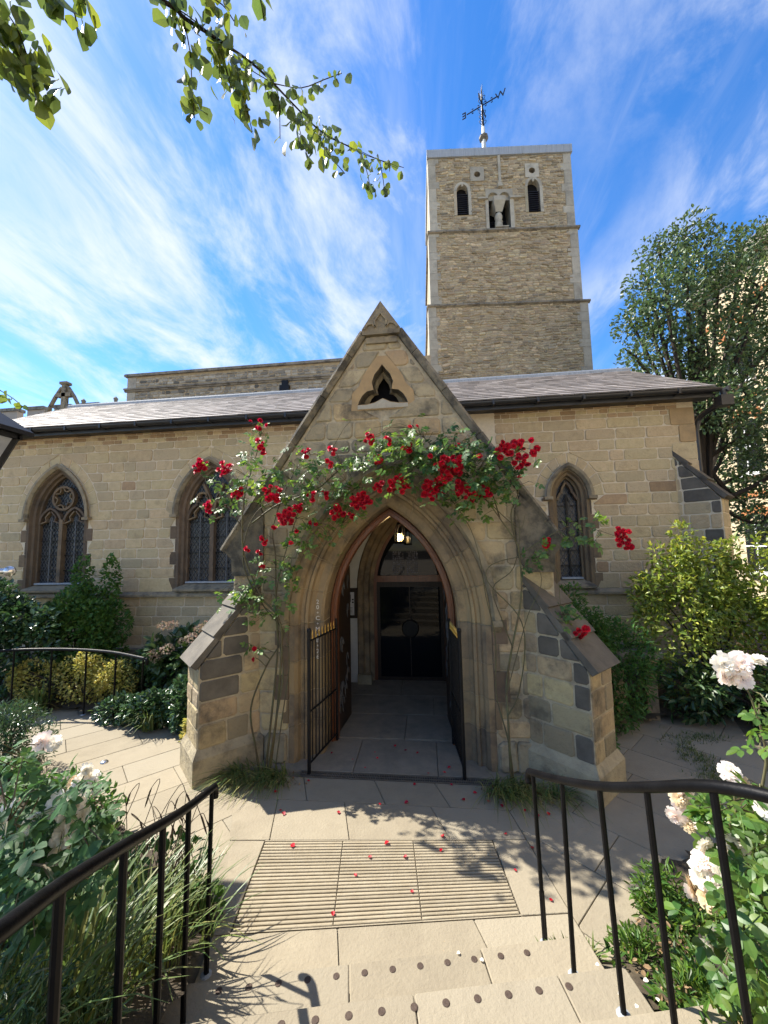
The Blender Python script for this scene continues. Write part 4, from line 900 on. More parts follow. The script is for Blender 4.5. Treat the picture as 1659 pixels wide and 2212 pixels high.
# things in the porch
nb = root('notice_board', 'framed notice board with white papers on the porch wall', 'notice board', (-1.51, AY-.16, 1.2))
obj('frame', join([box(-1.66, -1.37, AY-.185, AY-.15, 1.20, 1.25), box(-1.66, -1.37, AY-.185, AY-.15, 1.69, 1.74), box(-1.42, -1.37, AY-.185, AY-.15, 1.25, 1.69), box(-1.66, -1.61, AY-.185, AY-.15, 1.25, 1.69)]), 'dark_oak', nb)
obj('cornice', box(-1.68, -1.35, AY-.20, AY-.15, 1.74, 1.765), 'dark_oak', nb)
for x0, x1, z0, z1 in ((-1.605, -1.425, 1.45, 1.685), (-1.605, -1.425, 1.26, 1.44)): obj('paper', box(x0, x1, AY-.162, AY-.156, z0, z1), 'paper', nb)
obj('print', join([box(-1.50, -1.49, AY-.165, AY-.1625, 1.50, 1.64)]+[box(-1.595, -1.53, AY-.165, AY-.1625, 1.50+i*.022, 1.507+i*.022) for i in range(7)]+[box(-1.47, -1.435, AY-.165, AY-.1625, 1.48+i*.05, 1.51+i*.05) for i in range(2)]+[box(-1.59, -1.46, AY-.165, AY-.1625, 1.29+i*.025, 1.298+i*.025) for i in range(5)]), 'ink', nb)
be = root('porch_bench', 'dark timber bench along the left wall inside the porch', 'bench', (-1.7, 6.6, 0))
obj('seat', box(PX-1.40, PX-1.02, 5.6, AY-.2, .42, .47), 'dark_oak', be)
for y in (5.8, 6.7, 7.2): obj('leg', box(PX-1.38, PX-1.08, y, y+.06, 0, .42), 'dark_oak', be)
ln = root('hanging_lantern', 'lit gothic lantern hanging in the porch arch', 'lantern', (-.44, 6.3, 2.5)); LC = (-.44, 6.3)
obj('body', join([tube([(LC[0]+.085*math.cos(t), LC[1]+.085*math.sin(t), 2.60), (LC[0]+.085*math.cos(t), LC[1]+.085*math.sin(t), 2.80), (LC[0]+.05*math.cos(t), LC[1]+.05*math.sin(t), 2.90)], .008, 5) for t in [i*math.pi/3 for i in range(6)]]+[lathe([(.09, 2.58), (.095, 2.60), (.09, 2.615)], (LC[0], LC[1], 0), 12), lathe([(.06, 2.89), (.05, 2.92), (.012, 2.96)], (LC[0], LC[1], 0), 12)]), 'iron', ln)
for t in (0.4, 2.5, 4.6): obj('bulb', lathe([(.006, 2.62), (.02, 2.66), (.022, 2.70), (.008, 2.745)], (LC[0]+.035*math.cos(t), LC[1]+.035*math.sin(t), 0), 10), 'bulb', ln, smooth=True)
obj('chain', tube([(LC[0], LC[1], 2.96), (LC[0], LC[1], 4.6)], .008, 5), 'iron', ln)
pl_ = bpy.data.lights.new('lantern_light', 'POINT'); pl_.energy = 1.5; pl_.color = (1, .7, .35); pl_.shadow_soft_size = .06
lo_ = link(bpy.data.objects.new('lantern_light', pl_)); lo_.location = (LC[0], LC[1], 2.72); lo_.parent = ln; lo_.matrix_parent_inverse = INV[ln.name]
def leafdoor(name, lab, p0, p1, z1, cat, m):
    r = root(name, lab, cat, (p0[0], p0[1], 0)); d = (Vector(p1)-Vector(p0)); n = Vector((-d.y, d.x)).normalized()*.025
    V = [(p[0]+s*n.x, p[1]+s*n.y, z) for z in (.02, z1) for p in (p0, p1) for s in (-1, 1)]
    obj('panel', (V, [(0, 2, 3, 1), (4, 5, 7, 6), (0, 4, 6, 2), (1, 3, 7, 5), (0, 1, 5, 4), (2, 6, 7, 3)]), m, r); return r, d, n
for s, lab in ((-1, 'dark ironbound oak door folded back left inside the porch'), (1, 'dark oak door folded back right inside the porch')):
    p0 = (PX+s*.80, PY+.70); p1 = (PX+s*.745, PY+1.35); r, d, n = leafdoor('oak_door', lab, p0, p1, 2.25, 'door', 'dark_oak')
    sc = []
    for k in range(16):
        f = random.uniform(.1, .9); z = random.uniform(.3, 2.1); c = Vector(p0)+d*f-n*s*(-1.15 if s < 0 else 1.15)*1.0
        c = Vector(p0)+d*f+Vector((-s*.032, 0)); sc.append(tube([(c.x+d.x*.12*math.cos(t)*.6, c.y+d.y*.12*math.cos(t)*.6, z+.1*math.sin(t)) for t in np.linspace(0, 4.5, 7)], .007, 4))
    obj('iron_scrollwork', join(sc), 'lead_came', r)
# gates
def gate(lab, A, B, nb_):
    """A: free end towards the steps, B: hinge by the frame"""
    r = root('iron_gate', lab, 'gate', (B[0], B[1], 0), group='pair of porch gates'); A = Vector((*A, 0)); B = Vector((*B, 0))
    at = lambda f, z: tuple(A.lerp(B, f)+Vector((0, 0, z)))
    obj('post', tube([at(0, .0), at(0, 1.56)], .021, 8), 'iron', r); obj('finial', lathe([(.024, 1.55), (.028, 1.575), (.018, 1.60)], A, 8), 'iron', r)
    obj('post', tube([at(1, .02), at(1, 1.58)], .018, 8), 'iron', r)
    for z in (.10, .66, 1.45): obj('rail', tube([at(0, z), at(1, z)], .012, 6), 'iron', r)
    for i in range(1, nb_+1):
        f = i/(nb_+1); obj('bar', tube([at(f, .10), at(f, 1.45)], .0075, 6), 'iron', r)
        obj('gilt_tip', tube([at(f, 1.45), at(f+.008, 1.48), at(f-.006, 1.515), at(f+.004, 1.56)], [.006, .009, .007, .002], 6), 'gold', r)
    obj('drop_bolt', tube([at(.03, .0), at(.03, .38)], .009, 6), 'iron', r)
gate('black iron gate with gilt tips opened against the left jamb', (-1.40, 4.46), (-1.255, 5.21), 8)
gate('black iron gate with gilt tips opened against the right jamb', (.325, 4.48), (.255, 5.21), 8)
# ---------------------------------------------------------------- tower (local frame, turned five degrees from the aisle)
tower = root('church_tower', 'tall square rubble stone tower with grey quoins and louvred belfry openings', 'tower', (.35, 14.5, 0), math.radians(5), local=True)
ST = [(-.01, 6.2, 8.2, 12.0, 0.0), (.10, 6.04, 12.12, 15.18, .06), (.18, 6.0, 15.30, 18.56, .12)]
LOU = [(1.30, 1.77, 15.98, 17.36), (4.19, 4.68, 16.0, 17.47)]; BEL = (2.57, 3.57, 15.32, 16.92); RND = [(2.17, 17.77), (4.41, 17.84)]
def lan(x0, x1, z0, z1):
    c, r = (x0+x1)/2, (x1-x0)/2; return [(x0, z0), (x1, z0)]+[(c+r*math.cos(t), z1-r*1.25+r*1.25*math.sin(t)) for t in [math.pi*i/8 for i in range(9)]]
def circ(c, r, n=14): return [(c[0]+r*math.cos(2*math.pi*i/n), c[1]+r*math.sin(2*math.pi*i/n)) for i in range(n)]
bx0, bx1, bz0, bz1 = BEL; br = .20
belpoly = [(bx0, bz0), (bx1-.13, bz0), (bx1-.13, bz1-.2)]+[(bx1-.13-br+br*math.cos(t), bz1-.2+br*math.sin(t)) for t in [math.pi*i/6 for i in range(1, 7)]]+[((bx0+bx1)/2-.065, bz1-.26)]+[(bx0+br+br*math.cos(t), bz1-.2+br*math.sin(t)) for t in [math.pi*i/6 for i in range(0, 7)]]
holes = [lan(*l) for l in LOU]+[circ(c, .13) for c in RND]+[belpoly]
tw_wall = []
for k, (x0, x1, z0, z1, y) in enumerate(ST):
    fr = FRONT(y); tw_wall.append(sheet([(x0, z0), (x1, z0), (x1, z1), (x0, z1)], holes if k == 2 else [], fr))
    D = 4.6
    tw_wall.append(([(x0, y, z0), (x0+.07*D, D, z0), (x0+.07*D, D, z1), (x0, y, z1), (x1, y, z0), (x1, D, z0), (x1, D, z1), (x1, y, z1)], [(0, 3, 2, 1), (4, 5, 6, 7), (1, 2, 6, 5)]))
    tw_wall.append(([(x0, y, z1), (x1, y, z1), (x1, D, z1), (x0+.07*D, D, z1)], [(0, 1, 2, 3)]))
twall = obj('wall', join(tw_wall), 'rubble_mortar', tower)
items = []
def tcut(k):
    def f(z):
        if k < 2: return []
        e = []
        for x0, x1, a, b in LOU: c, h = (x0+x1)/2, (.33 if a-.03 < z < b+.12 else 0); e.append((c-h, c+h))
        c, h = 3.08, (.56 if z < 17.0 else 0); e.append((c-h, c+h))
        for c in RND: h = .29 if abs(z-c[1]) < .31 else 0; e.append((c[0]-h, c[0]+h))
        e.sort(key=lambda p: p[0]+p[1]); out = []
        for p in e:
            if out and p[0] < out[-1][1] and p[1]-p[0] > .01 and out[-1][1]-out[-1][0] > .01: out[-1] = (min(p[0], out[-1][0]), max(p[1], out[-1][1]))
            else: out.append(p)
        return [p for p in out if p[1]-p[0] > .01]
    return f
for k, (x0, x1, z0, z1, y) in enumerate(ST):
    fr = FRONT(y); z = max(z0, 8.6)
    zs = courses(z, z1, .075, .13); tc_ = tcut(k)
    for za, zb in zip(zs[:-1], zs[1:]):
        ex = tc_((za+zb)/2)
        for q in rows(x0+.30, x1-.30, [za, zb], .11, .34, (lambda z_, e=ex: e)):
            q = [(p[0]+random.uniform(-.022, .022), p[1]+.035*math.sin(2.3*p[0]+1.3*p[1])+.022*math.sin(5.7*p[0]+2.9*p[1])+random.uniform(-.012, .012)) for p in q]
            m = 'rubble_grey' if (k == 2 and random.random() < .65) or random.random() < .12 else 'rubble'
            items.append((area(q)*random.uniform(.9, 1.1), stone(q, fr, .012, .03*random.uniform(.2, 1.6), .022, sink=.04, rnd=.045, jit=.012), m))
emit('rubble_stone', items, twall, 300)
for k, (x0, x1, z0, z1, y) in enumerate(ST):                    # long and short quoins on both corners, wrapping to the side
    for s in (0, 1):
        z = max(z0, 8.3); i = s
        while z < z1-.05:
            h = min(random.uniform(.55, .8) if i % 2 else random.uniform(.28, .4), z1-z); wd = .29 if i % 2 else .42; e = .022
            a, b = (x0-e, x0+wd) if s == 0 else (x1-wd, x1+e); obj('quoin', box(a, b, y-e, y+.35, z+.004, z+h-.004), 'quoin', twall); z += h; i += 1
    if k:
        a, b = ST[k-1][0]-.06, ST[k-1][1]+.10; zc = z0-.12; yy = ST[k-1][4]-.10
        for i in range(8):
            xa, xb = a+(b-a)*i/8+.002, a+(b-a)*(i+1)/8-.002; j = random.uniform(-.012, .012)
            obj('string_course', ([(xa, yy+.12, zc-.06), (xb, yy+.12, zc-.06), (xb, yy+j, zc-.01), (xa, yy+j, zc-.01), (xb, yy+j, zc+.05), (xa, yy+j, zc+.05), (xb, yy+.25, zc+.12), (xa, yy+.25, zc+.12)],
                [(0, 1, 2, 3), (3, 2, 4, 5), (5, 4, 6, 7), (0, 3, 5, 7), (1, 6, 4, 2)]), 'ledge', tower)
        obj('string_course', ([(a-.02+e*dd, y_, z_) for z_ in (zc-.05, zc+.05) for y_, dd, e in ((yy+.16, 0, 0), (yy+.16, .16, 1), (4.65, .48, 1), (4.65, .32, 1))], [(0, 1, 2, 3), (4, 5, 6, 7), (0, 4, 7, 3), (1, 5, 4, 0), (2, 6, 5, 1)]), 'ledge', tower)
par = obj('parapet_capping', ([(.12, .04, 18.57), (6.08, .04, 18.57), (6.08, 4.7, 18.57), (.45, 4.7, 18.57), (.12, .04, 18.92), (6.08, .04, 18.92), (6.08, 4.7, 18.92), (.45, 4.7, 18.92)], [(0, 1, 5, 4), (1, 2, 6, 5), (2, 3, 7, 6), (3, 0, 4, 7), (4, 5, 6, 7), (3, 2, 1, 0)]), 'lead', tower)
for i in range(7): obj('lead_seam', box(.12+i*.98, .15+i*.98, .028, .039, 18.57, 18.92), 'lead', par)
for k, (x0, x1, z0, z1) in enumerate(LOU):
    w = obj('belfry_window', ([(x, y, z) for y in (.10, .50) for x, z in lan(x0, x1, z0, z1)], [(i, 11+i, 11+(i+1) % 11, (i+1) % 11) for i in range(11)]), 'quoin', tower)
    n = 11
    for i in range(n):
        z = z0+.03+i*.093; obj('louvre', ([(x0, .16, z), (x1, .16, z), (x1, .30, z+.075), (x0, .30, z+.075), (x0, .16, z+.014), (x1, .16, z+.014), (x1, .30, z+.089), (x0, .30, z+.089)], [(0, 3, 2, 1), (4, 5, 6, 7), (0, 1, 5, 4)]), 'louvre', w)
    obj('void', box(x0-.05, x1+.05, .34, .36, z0-.05, z1+.05), 'black_void', w)
    c, r = (x0+x1)/2, (x1-x0)/2
    obj('arch_head', strip_bar([(c+(r+.05)*math.cos(t), z1-r*1.25+(r*1.25+.05)*math.sin(t)) for t in [math.pi*i/8 for i in range(9)]], .11, .09, .20), 'quoin', w)
    obj('keystone', lathe([(.035, -.10), (.05, -.05), (.05, .0)], (c, .10, z1-.02), 8), 'quoin', w)
    for s in (x0-.06, x1+.06): obj('jamb', box(s-.06, s+.06, .095, .2, z0, z1-r*1.25), 'quoin' if s > x1 else 'rubble_grey', w)
bw = obj('belfry_window', ([(x, y, z) for y in (.10, .75) for x, z in belpoly], [(i, len(belpoly)+i, len(belpoly)+(i+1) % len(belpoly), (i+1) % len(belpoly)) for i in range(len(belpoly))]), 'quoin', tower, label='paired belfry opening with a stone baluster')
obj('head_slab', sheet([(bx0-.08, 16.66), (bx1+.02, 16.66), (bx1+.02, 17.05), (bx0-.08, 17.05)], [[p for p in belpoly if p[1] > 16.6][:8]+[]] if False else [], FRONT(.20)), 'quoin', bw)
obj('head_stone', sheet([(bx0-.10, bz1-.26), (bx0-.10, bz1+.14), (bx1+.0, bz1+.14), (bx1+.0, bz1-.26), (bx1-.13, bz1-.26)]+[(bx1-.13-br+br*math.cos(t), bz1-.2+br*math.sin(t)) for t in [math.pi*i/6 for i in range(0, 7)]]+[((bx0+bx1)/2-.065, bz1-.30)]+[(bx0+br+br*math.cos(t), bz1-.2+br*math.sin(t)) for t in [math.pi*i/6 for i in range(0, 7)]]+[(bx0, bz1-.26)], [], FRONT(.08)), 'quoin', bw)
for a, b in ((bx0-.42, bx0-.02), (bx1-.12, bx1+.32)): obj('impost', box(a, b, .0, .2, 16.60, 16.67), 'quoin', bw)
for a, b in ((bx0-.12, bx0), (bx1-.13, bx1+.02)): obj('jamb', box(a, b, .075, .7, bz0, 16.60), 'quoin', bw)
cx_ = 3.0
obj('baluster', lathe([(.13, 0), (.15, .03), (.13, .08), (.125, .14), (.155, .22), (.16, .28), (.13, .33), (.155, .38), (.16, .42), (.13, .48), (.135, .55), (.155, .60), (.16, .66), (.135, .72), (.12, .78)], (cx_, .26, bz0), 14), 'quoin', bw, smooth=True)
V = [(cx_+a*.13, .26+b*.13, bz0+.78) for a, b in ((-1, -1), (1, -1), (1, 1), (-1, 1))]+[(cx_+a*.24, y, bz0+1.17) for a, y in ((-1, -.02), (1, -.02), (1, .70), (-1, .70))]+[(cx_+a*.23, y, bz0+1.36) for a, y in ((-1, -.02), (1, -.02), (1, .70), (-1, .70))]
obj('impost_block', (V, [(0, 1, 5, 4), (1, 2, 6, 5), (3, 0, 4, 7), (4, 5, 9, 8), (5, 6, 10, 9), (7, 4, 8, 11), (8, 9, 10, 11)]), 'quoin', bw)
obj('louvres', join([([(bx0, .55, z), (bx1, .55, z), (bx1, .68, z+.06), (bx0, .68, z+.06), (bx0, .55, z+.014), (bx1, .55, z+.014)], [(0, 3, 2, 1), (0, 1, 5, 4), (4, 5, 2, 3)]) for z in [bz0+.02+i*.085 for i in range(9)]]), 'louvre', bw)
obj('void', box(bx0-.1, bx1+.1, .72, .74, bz0-.1, bz1+.1), 'black_void', bw)
obj('sill', box(cx_-.22, cx_+.3, -.05, .2, bz0-.03, bz0+.01), 'quoin', bw)
for k, c in enumerate(RND):
    pl2 = obj('sound_hole', join([sheet([(c[0]-.28, c[1]-.30), (c[0]+.28, c[1]-.30), (c[0]+.28, c[1]+.32), (c[0]-.28, c[1]+.32)], [circ(c, .13)], FRONT(.085))]+[box(c[0]-.28, c[0]+.28, .086, .11, c[1]+a, c[1]+b) for a, b in ((-.30, -.29), (.31, .32))]), 'quoin', tower)
    cc = circ(c, .13); obj('reveal', ([(x, y, z) for y in (.085, .5) for x, z in cc], [(i, 14+i, 14+(i+1) % 14, (i+1) % 14) for i in range(14)]), 'ledge', pl2)
    obj('void', box(c[0]-.2, c[0]+.2, .45, .47, c[1]-.2, c[1]+.2), 'black_void', pl2)
obj('pilaster_strip', join([box(3.03, 3.13, .05, .2, 17.28, 18.56), box(2.98, 3.16, .0, .2, 17.13, 17.28)]), 'quoin', tower)
# weather vane: stands on the tower roof
vane = root('weather_vane', 'iron weather vane with E and W letters on a pale pole', 'weather vane', (3.05, 15.9, 18.92), 0, local=True); VZ = 3.35
obj('pole', tube([(0, 0, -.3), (0, 0, 2.25)], [.12, .075], 12), 'pole_paint', vane, smooth=True)
obj('collar', lathe([(.12, 1.60), (.20, 1.68), (.20, 1.78), (.10, 1.84)], (0, 0, 0), 8), 'dark_slab', vane)
obj('shaft', tube([(0, 0, 2.25), (0, 0, 3.9), (.05, 0, 4.46)], [.06, .035, .004], 8), 'iron', vane)
for t in (.5, 2.6, 4.4): obj('prong', tube([(0, 0, 3.5), (.05*math.cos(t), .05*math.sin(t), 3.75), (.12*math.cos(t), .12*math.sin(t), 4.2)], [.025, .018, .003], 5), 'iron', vane)
aa = math.radians(-24); A = Vector((math.cos(aa), math.sin(aa)))
for d, le, fl in ((1, 'W', False), (-1, 'E', True)):
    obj('arm', tube([(0, 0, VZ), (A.x*d*.70, A.y*d*.70, VZ)], .024, 6), 'iron', vane)
    me = text_mesh('letter', le, .44, 'iron', .014, fl); inst('letter', me, vane, (A.x*d*.82, A.y*d*.82, VZ), (math.radians(90), 0, aa))
    sc = []
    for r0 in (.18, .45):
        for s in (-1, 1): sc.append(tube([(A.x*d*(r0+.09*f*math.cos(f*5)), A.y*d*(r0+.09*f*math.cos(f*5)), VZ+s*(.03+.12*f+.04*math.sin(f*5))) for f in np.linspace(0, 1, 8)], .013, 4))
    obj('scroll', join(sc), 'iron', vane)
obj('arm', tube([(A.y*.55, -A.x*.55, VZ), (-A.y*.55, A.x*.55, VZ)], .022, 6), 'iron', vane)
sc = []
for z in (2.45, 2.7, 2.95, 3.5, 3.7):
    for s in (-1, 1): sc.append(tube([(s*(.05+.10*math.sin(f*3.0)), 0, z+.16*f-.05*math.cos(f*5)) for f in np.linspace(0, 1, 7)], .013, 4))
obj('scroll', join(sc), 'iron', vane)
# ---------------------------------------------------------------- nave clerestory behind the aisle roof
nave = root('church_nave', 'long grey rubble clerestory wall with parapet rising behind the aisle roof', 'church', (-5, 12.5, 0)); NY = 12.5
nw = obj('wall', join([box(-10.75, .3, NY, NY+8, 5, 8.97)]), 'rubble_mortar', nave)
items = []
for z0, z1 in ((7.35, 8.42), (8.60, 8.88)):
    for q in rows(-10.45, -1.6, courses(z0, z1, .09, .14), .12, .30, (lambda z: [(-4.95, -4.55)] if z < 8.3 else [])):
        q = [(p[0]+random.uniform(-.02, .02), p[1]+random.uniform(-.012, .012)) for p in q]; items.append((area(q), stone(q, FRONT(NY), .009, .02, .014, rnd=.035, jit=.005), 'flint'))
emit('flint_stone', items, nw, 300)
for i in range(9):
    a, b = -10.85+i*1.15, -10.85+(i+1)*1.15-.005
    obj('parapet_coping', join([box(a, b, NY-.10, NY+.4, 8.97, 9.05), box(a, b, NY-.05, NY+.3, 9.052, 9.085)]), 'ledge', nave)
    obj('string_course', join([box(a, b, NY-.11, NY+.01, 8.46, 8.52), box(a, b, NY-.06, NY+.01, 8.40, 8.458)]), 'ledge', nave)
for z in (7.3, 7.67, 8.03): obj('quoin', box(-10.77, -10.45, NY-.02, NY+.5, z, z+.355), 'quoin', nave)
obj('quoin', box(-10.77, -10.42, NY-.02, NY+.5, 8.55, 8.95), 'quoin', nave)
obj('rainwater_hopper', join([box(-4.92, -4.58, NY-.16, NY+.02, 8.02, 8.22), box(-4.86, -4.64, NY-.10, NY+.02, 8.22, 8.42)]), 'iron', nave)
# ---------------------------------------------------------------- neighbours
lb = root('college_range', 'pale battlemented building far off left behind the aisle roof', 'building', (-33, 27, 0)); 
obj('wall', box(-46, -24.5, 26, 36, 0, 13.0), 'pale_render', lb)
for i in range(9):
    x = -45+i*2.35; m_ = obj('merlon', box(x, x+1.45, 26, 26.5, 13.0, 13.9), 'pale_render', lb); obj('cap', box(x-.06, x+1.51, 25.9, 26.6, 13.9, 14.15), 'ledge', m_)
hb = root('gabled_hall', 'dark tiled gable with carved stone cross finial, seen over the aisle roof', 'building', (-22, 20, 0))
gx, gy, gz = -20.9, 20.0, 11.4
obj('wall', ([(gx-4, gy, 0), (gx+4, gy, 0), (gx+4, gy, 7.2), (gx, gy, gz-.2), (gx-4, gy, 7.2)]+[(gx-4, gy+9, 0), (gx+4, gy+9, 0), (gx+4, gy+9, 7.2), (gx, gy+9, gz-.2), (gx-4, gy+9, 7.2)], [(0, 1, 2, 3, 4), (0, 4, 9, 5), (1, 6, 7, 2)]), 'pale_render', hb)
hr = obj('roof', ([(gx-4.5, gy-.3, 6.9), (gx-1.6, gy-.3, gz-1.75), (gx, gy-.3, gz), (gx-4.5, gy+9, 6.9), (gx-1.6, gy+9, gz-1.75), (gx, gy+9, gz), (gx+4.5, gy-.3, 6.9), (gx+1.6, gy-.3, gz-1.75), (gx+4.5, gy+9, 6.9), (gx+1.6, gy+9, gz-1.75)], [(0, 1, 4, 3), (1, 2, 5, 4), (2, 7, 9, 5), (7, 6, 8, 9)]), 'bark', hb)
obj('bargeboard', join([strip_bar([(gx-4.4, 6.8), (gx-1.6, gz-1.85), (gx, gz-.1), (gx+1.6, gz-1.85), (gx+4.4, 6.8)], .35, gy-.45, gy-.31)]), 'ledge', hr)
obj('cross_finial', join([box(gx-.13, gx+.13, gy-.5, gy-.25, gz-.6, gz+1.1), box(gx-.45, gx+.45, gy-.5, gy-.25, gz+.35, gz+.58), box(gx-.24, gx+.24, gy-.55, gy-.2, gz+1.1, gz+1.25)]+[strip_bar([(gx+s*.2, gz+.95), (gx+s*.62, gz+.35), (gx+s*1.0, gz-.35), (gx+s*1.5, gz-.9)], .13, gy-.46, gy-.3) for s in (-1, 1)]), 'hood_stone', hb)
for s in (-1, 1): obj('pinnacle', lathe([(.10, -1.2), (.10, .6), (.16, .75), (.07, .85), (.14, 1.15), (.0, 1.3)], (gx+s*1.15, gy+2, gz), 8), 'ledge', hb)
rb = root('brick_building', 'tall sunlit cream brick building with orange arches behind the tree', 'building', (16, 17, 0))
bw_ = obj('wall', join([box(14.6, 24, -32, 21.2, 0, 15.0)]), 'cream_brick', rb)  # lengthened unseen past the camera so its lit face bounces sun back
fr = Frame((14.6, 0, 0), (0, -1, 0), (0, 0, 1), (-1, 0, 0)); 
for z0, z1 in ((1.2, 3.4), (5.6, 7.9), (9.8, 12.1)):
    for y in np.arange(3.6, 20, 2.9):
        w = obj('window', join([xf(box(14.50, 14.58, y, y+1.3, z0, z1), Matrix())]), 'black_void', rb)
        obj('frame', join([box(14.46, 14.499, y+.62, y+.68, z0, z1), box(14.46, 14.499, y, y+1.3, (z0+z1)/2-.03, (z0+z1)/2+.03)]), 'white_paint', w)
        obj('sill', box(14.38, 14.6, y-.1, y+1.4, z0-.18, z0-.002), 'white_paint', w)
        a = [(y+.65+.78*math.cos(t), z1+.0+.55*math.sin(t)) for t in [math.pi*i/8 for i in range(9)]]
        V, F = strip_bar(a, .34, 0, 1); V = [(14.46 if v[1] == 0 else 14.6, v[0], v[2]) for v in V]; obj('brick_arch', (V, F), 'orange_brick', w)
for z in (4.5, 8.9, 13.2): obj('band', box(14.53, 14.599, -32, 21.2, z, z+.22), 'orange_brick', rb)
obj('cornice', box(14.2, 24, -32.2, 21.4, 15.0, 15.5), 'ledge', rb)
# ---------------------------------------------------------------- lamp post at the left edge
lp = root('lamp_post', 'black lamp post with glazed lantern, only its edge showing at the far left', 'lamp post', (-5.18, 3.5, 0)); LX, LY = -5.18, 3.5
obj('post', lathe([(.14, 0), (.14, .5), (.08, .6), (.055, 1.2), (.045, 3.0), (.06, 3.05)], (LX, LY, 0), 12), 'iron', lp, smooth=True)
obj('ladder_bar', join([tube([(LX-.95, LY, 2.35), (LX+.93, LY, 2.35)], .03, 8), lathe([(.0, -.055), (.04, -.04), (.055, 0), (.04, .04), (0, .055)], (LX+.95, LY, 2.35), 10)]), 'steel', lp, smooth=True)
q0, q1, zb, zt = .20, .42, 3.08, 3.92
fr_ = []
for a, b in ((-1, -1), (1, -1), (1, 1), (-1, 1)): fr_.append(tube([(LX+a*q0, LY+b*q0, zb), (LX+a*q1, LY+b*q1, zt)], .038, 4))
obj('lantern_frame', join(fr_+[box(LX-q0-.03, LX+q0+.03, LY-q0-.03, LY+q0+.03, zb-.06, zb), box(LX-q1-.03, LX+q1+.03, LY-q1-.03, LY-q1+.03, zt-.05, zt), box(LX-q1-.03, LX+q1+.03, LY+q1-.03, LY+q1+.03, zt-.05, zt), box(LX+q1-.03, LX+q1+.03, LY-q1, LY+q1, zt-.05, zt), box(LX-q1-.03, LX-q1+.03, LY-q1, LY+q1, zt-.05, zt)]), 'iron', lp)
for a, b in ((0, -1), (1, 0), (0, 1), (-1, 0)):
    p = [(-1, zb, q0), (1, zb, q0), (1, zt-.05, q1), (-1, zt-.05, q1)]; V = [(LX+(s*r*.92 if a == 0 else a*r*.97), LY+(b*r*.97 if b else s*r*.92), z) for s, z, r in p]; obj('pane', (V, [(0, 1, 2, 3)]), 'lamp_glass', lp)
e = q1+.10; obj('lantern_roof', ([(LX+a*e, LY+b*e, zt) for a, b in ((-1, -1), (1, -1), (1, 1), (-1, 1))]+[(LX+a*e, LY+b*e, zt+.05) for a, b in ((-1, -1), (1, -1), (1, 1), (-1, 1))]+[(LX+a*.12, LY+b*.12, zt+.42) for a, b in ((-1, -1), (1, -1), (1, 1), (-1, 1))], [(3, 2, 1, 0), (0, 1, 5, 4), (1, 2, 6, 5), (2, 3, 7, 6), (3, 0, 4, 7), (4, 5, 9, 8), (5, 6, 10, 9), (6, 7, 11, 10), (7, 4, 8, 11), (8, 9, 10, 11)]), 'iron', lp)
# ---------------------------------------------------------------- handrails
def handrail(lab, pts, bases, tail, r=.021, m='rail_paint', scroll=True):
    h = root('handrail', lab, 'handrail', (bases[0][0], bases[0][1], 0))
    P = [Vector(p) for p in pts]; d0 = (P[0]-P[1]).normalized(); end = []
    if scroll: end = [P[0]+d0*.075+Vector((0, 0, -.075)), P[0]+d0*.085+Vector((0, 0, -.03)), P[0]+d0*.055+Vector((0, 0, .0))]
    V, F = tube(smooth_path(end+P+[Vector(t) for t in tail], 4), r, 10); obj('top_rail', (V, F), m, h, smooth=True)
    for p, b in zip(pts, bases):
        obj('post', join([tube([(b[0], b[1], b[2]), (p[0], p[1], p[2]-.012)], .0135, 8), tube([b, (b[0]+(p[0]-b[0])*.3, b[1]+(p[1]-b[1])*.3, b[2]+(p[2]-b[2])*.3)], .0165, 4)] if b is bases[0] else [tube([(b[0], b[1], b[2]), (p[0], p[1], p[2]-.012)], .0135, 8)]), m, h, smooth=False)
        obj('collar', lathe([(.034, 0), (.03, .008), (.018, .012)], (b[0], b[1], b[2]-.002), 10), 'lead', h)
    return h
LP = [(-1.385, 2.42, 1.03), (-1.27, 2.0, 1.19), (-1.17, 1.66, 1.34), (-1.08, 1.33, 1.49), (-.98, .99, 1.64)]
handrail('black handrail on the left of the steps, ending beside the sedge', LP, [(-1.385, 2.40, 0), (-1.27, 2.0, .15), (-1.17, 1.66, .3), (-1.08, 1.33, .45), (-.98, .99, .6)], [(-.88, .70, 1.76), (-.95, .45, 1.80)])
RP = [(.64, 2.745, 1.03), (.715, 2.40, 1.18), (.80, 2.10, 1.325), (.89, 1.84, 1.475), (.99, 1.585, 1.63)]
handrail('black handrail on the right of the steps, in front of the white roses', RP, [(.665, 2.77, 0), (.73, 2.44, .15), (.85, 2.13, .30), (.93, 1.84, .45), (1.03, 1.56, .60)], [(1.10, 1.38, 1.70), (1.22, 1.15, 1.72)])
BP = [(-4.17, 5.36, .98), (-4.78, 5.56, 1.0), (-5.41, 5.70, 1.0), (-6.05, 5.73, 1.0), (-6.65, 5.66, 1.0)]
handrail('low black railing with a shiny top rail at the back of the left path', BP, [(p[0]-.25 if i == 0 else p[0], p[1]+.3 if i == 0 else p[1], .02) for i, p in enumerate(BP)], [(-7.4, 5.45, 1.0), (-8.4, 5.1, 1.0)], r=.024, m='rail_paint')
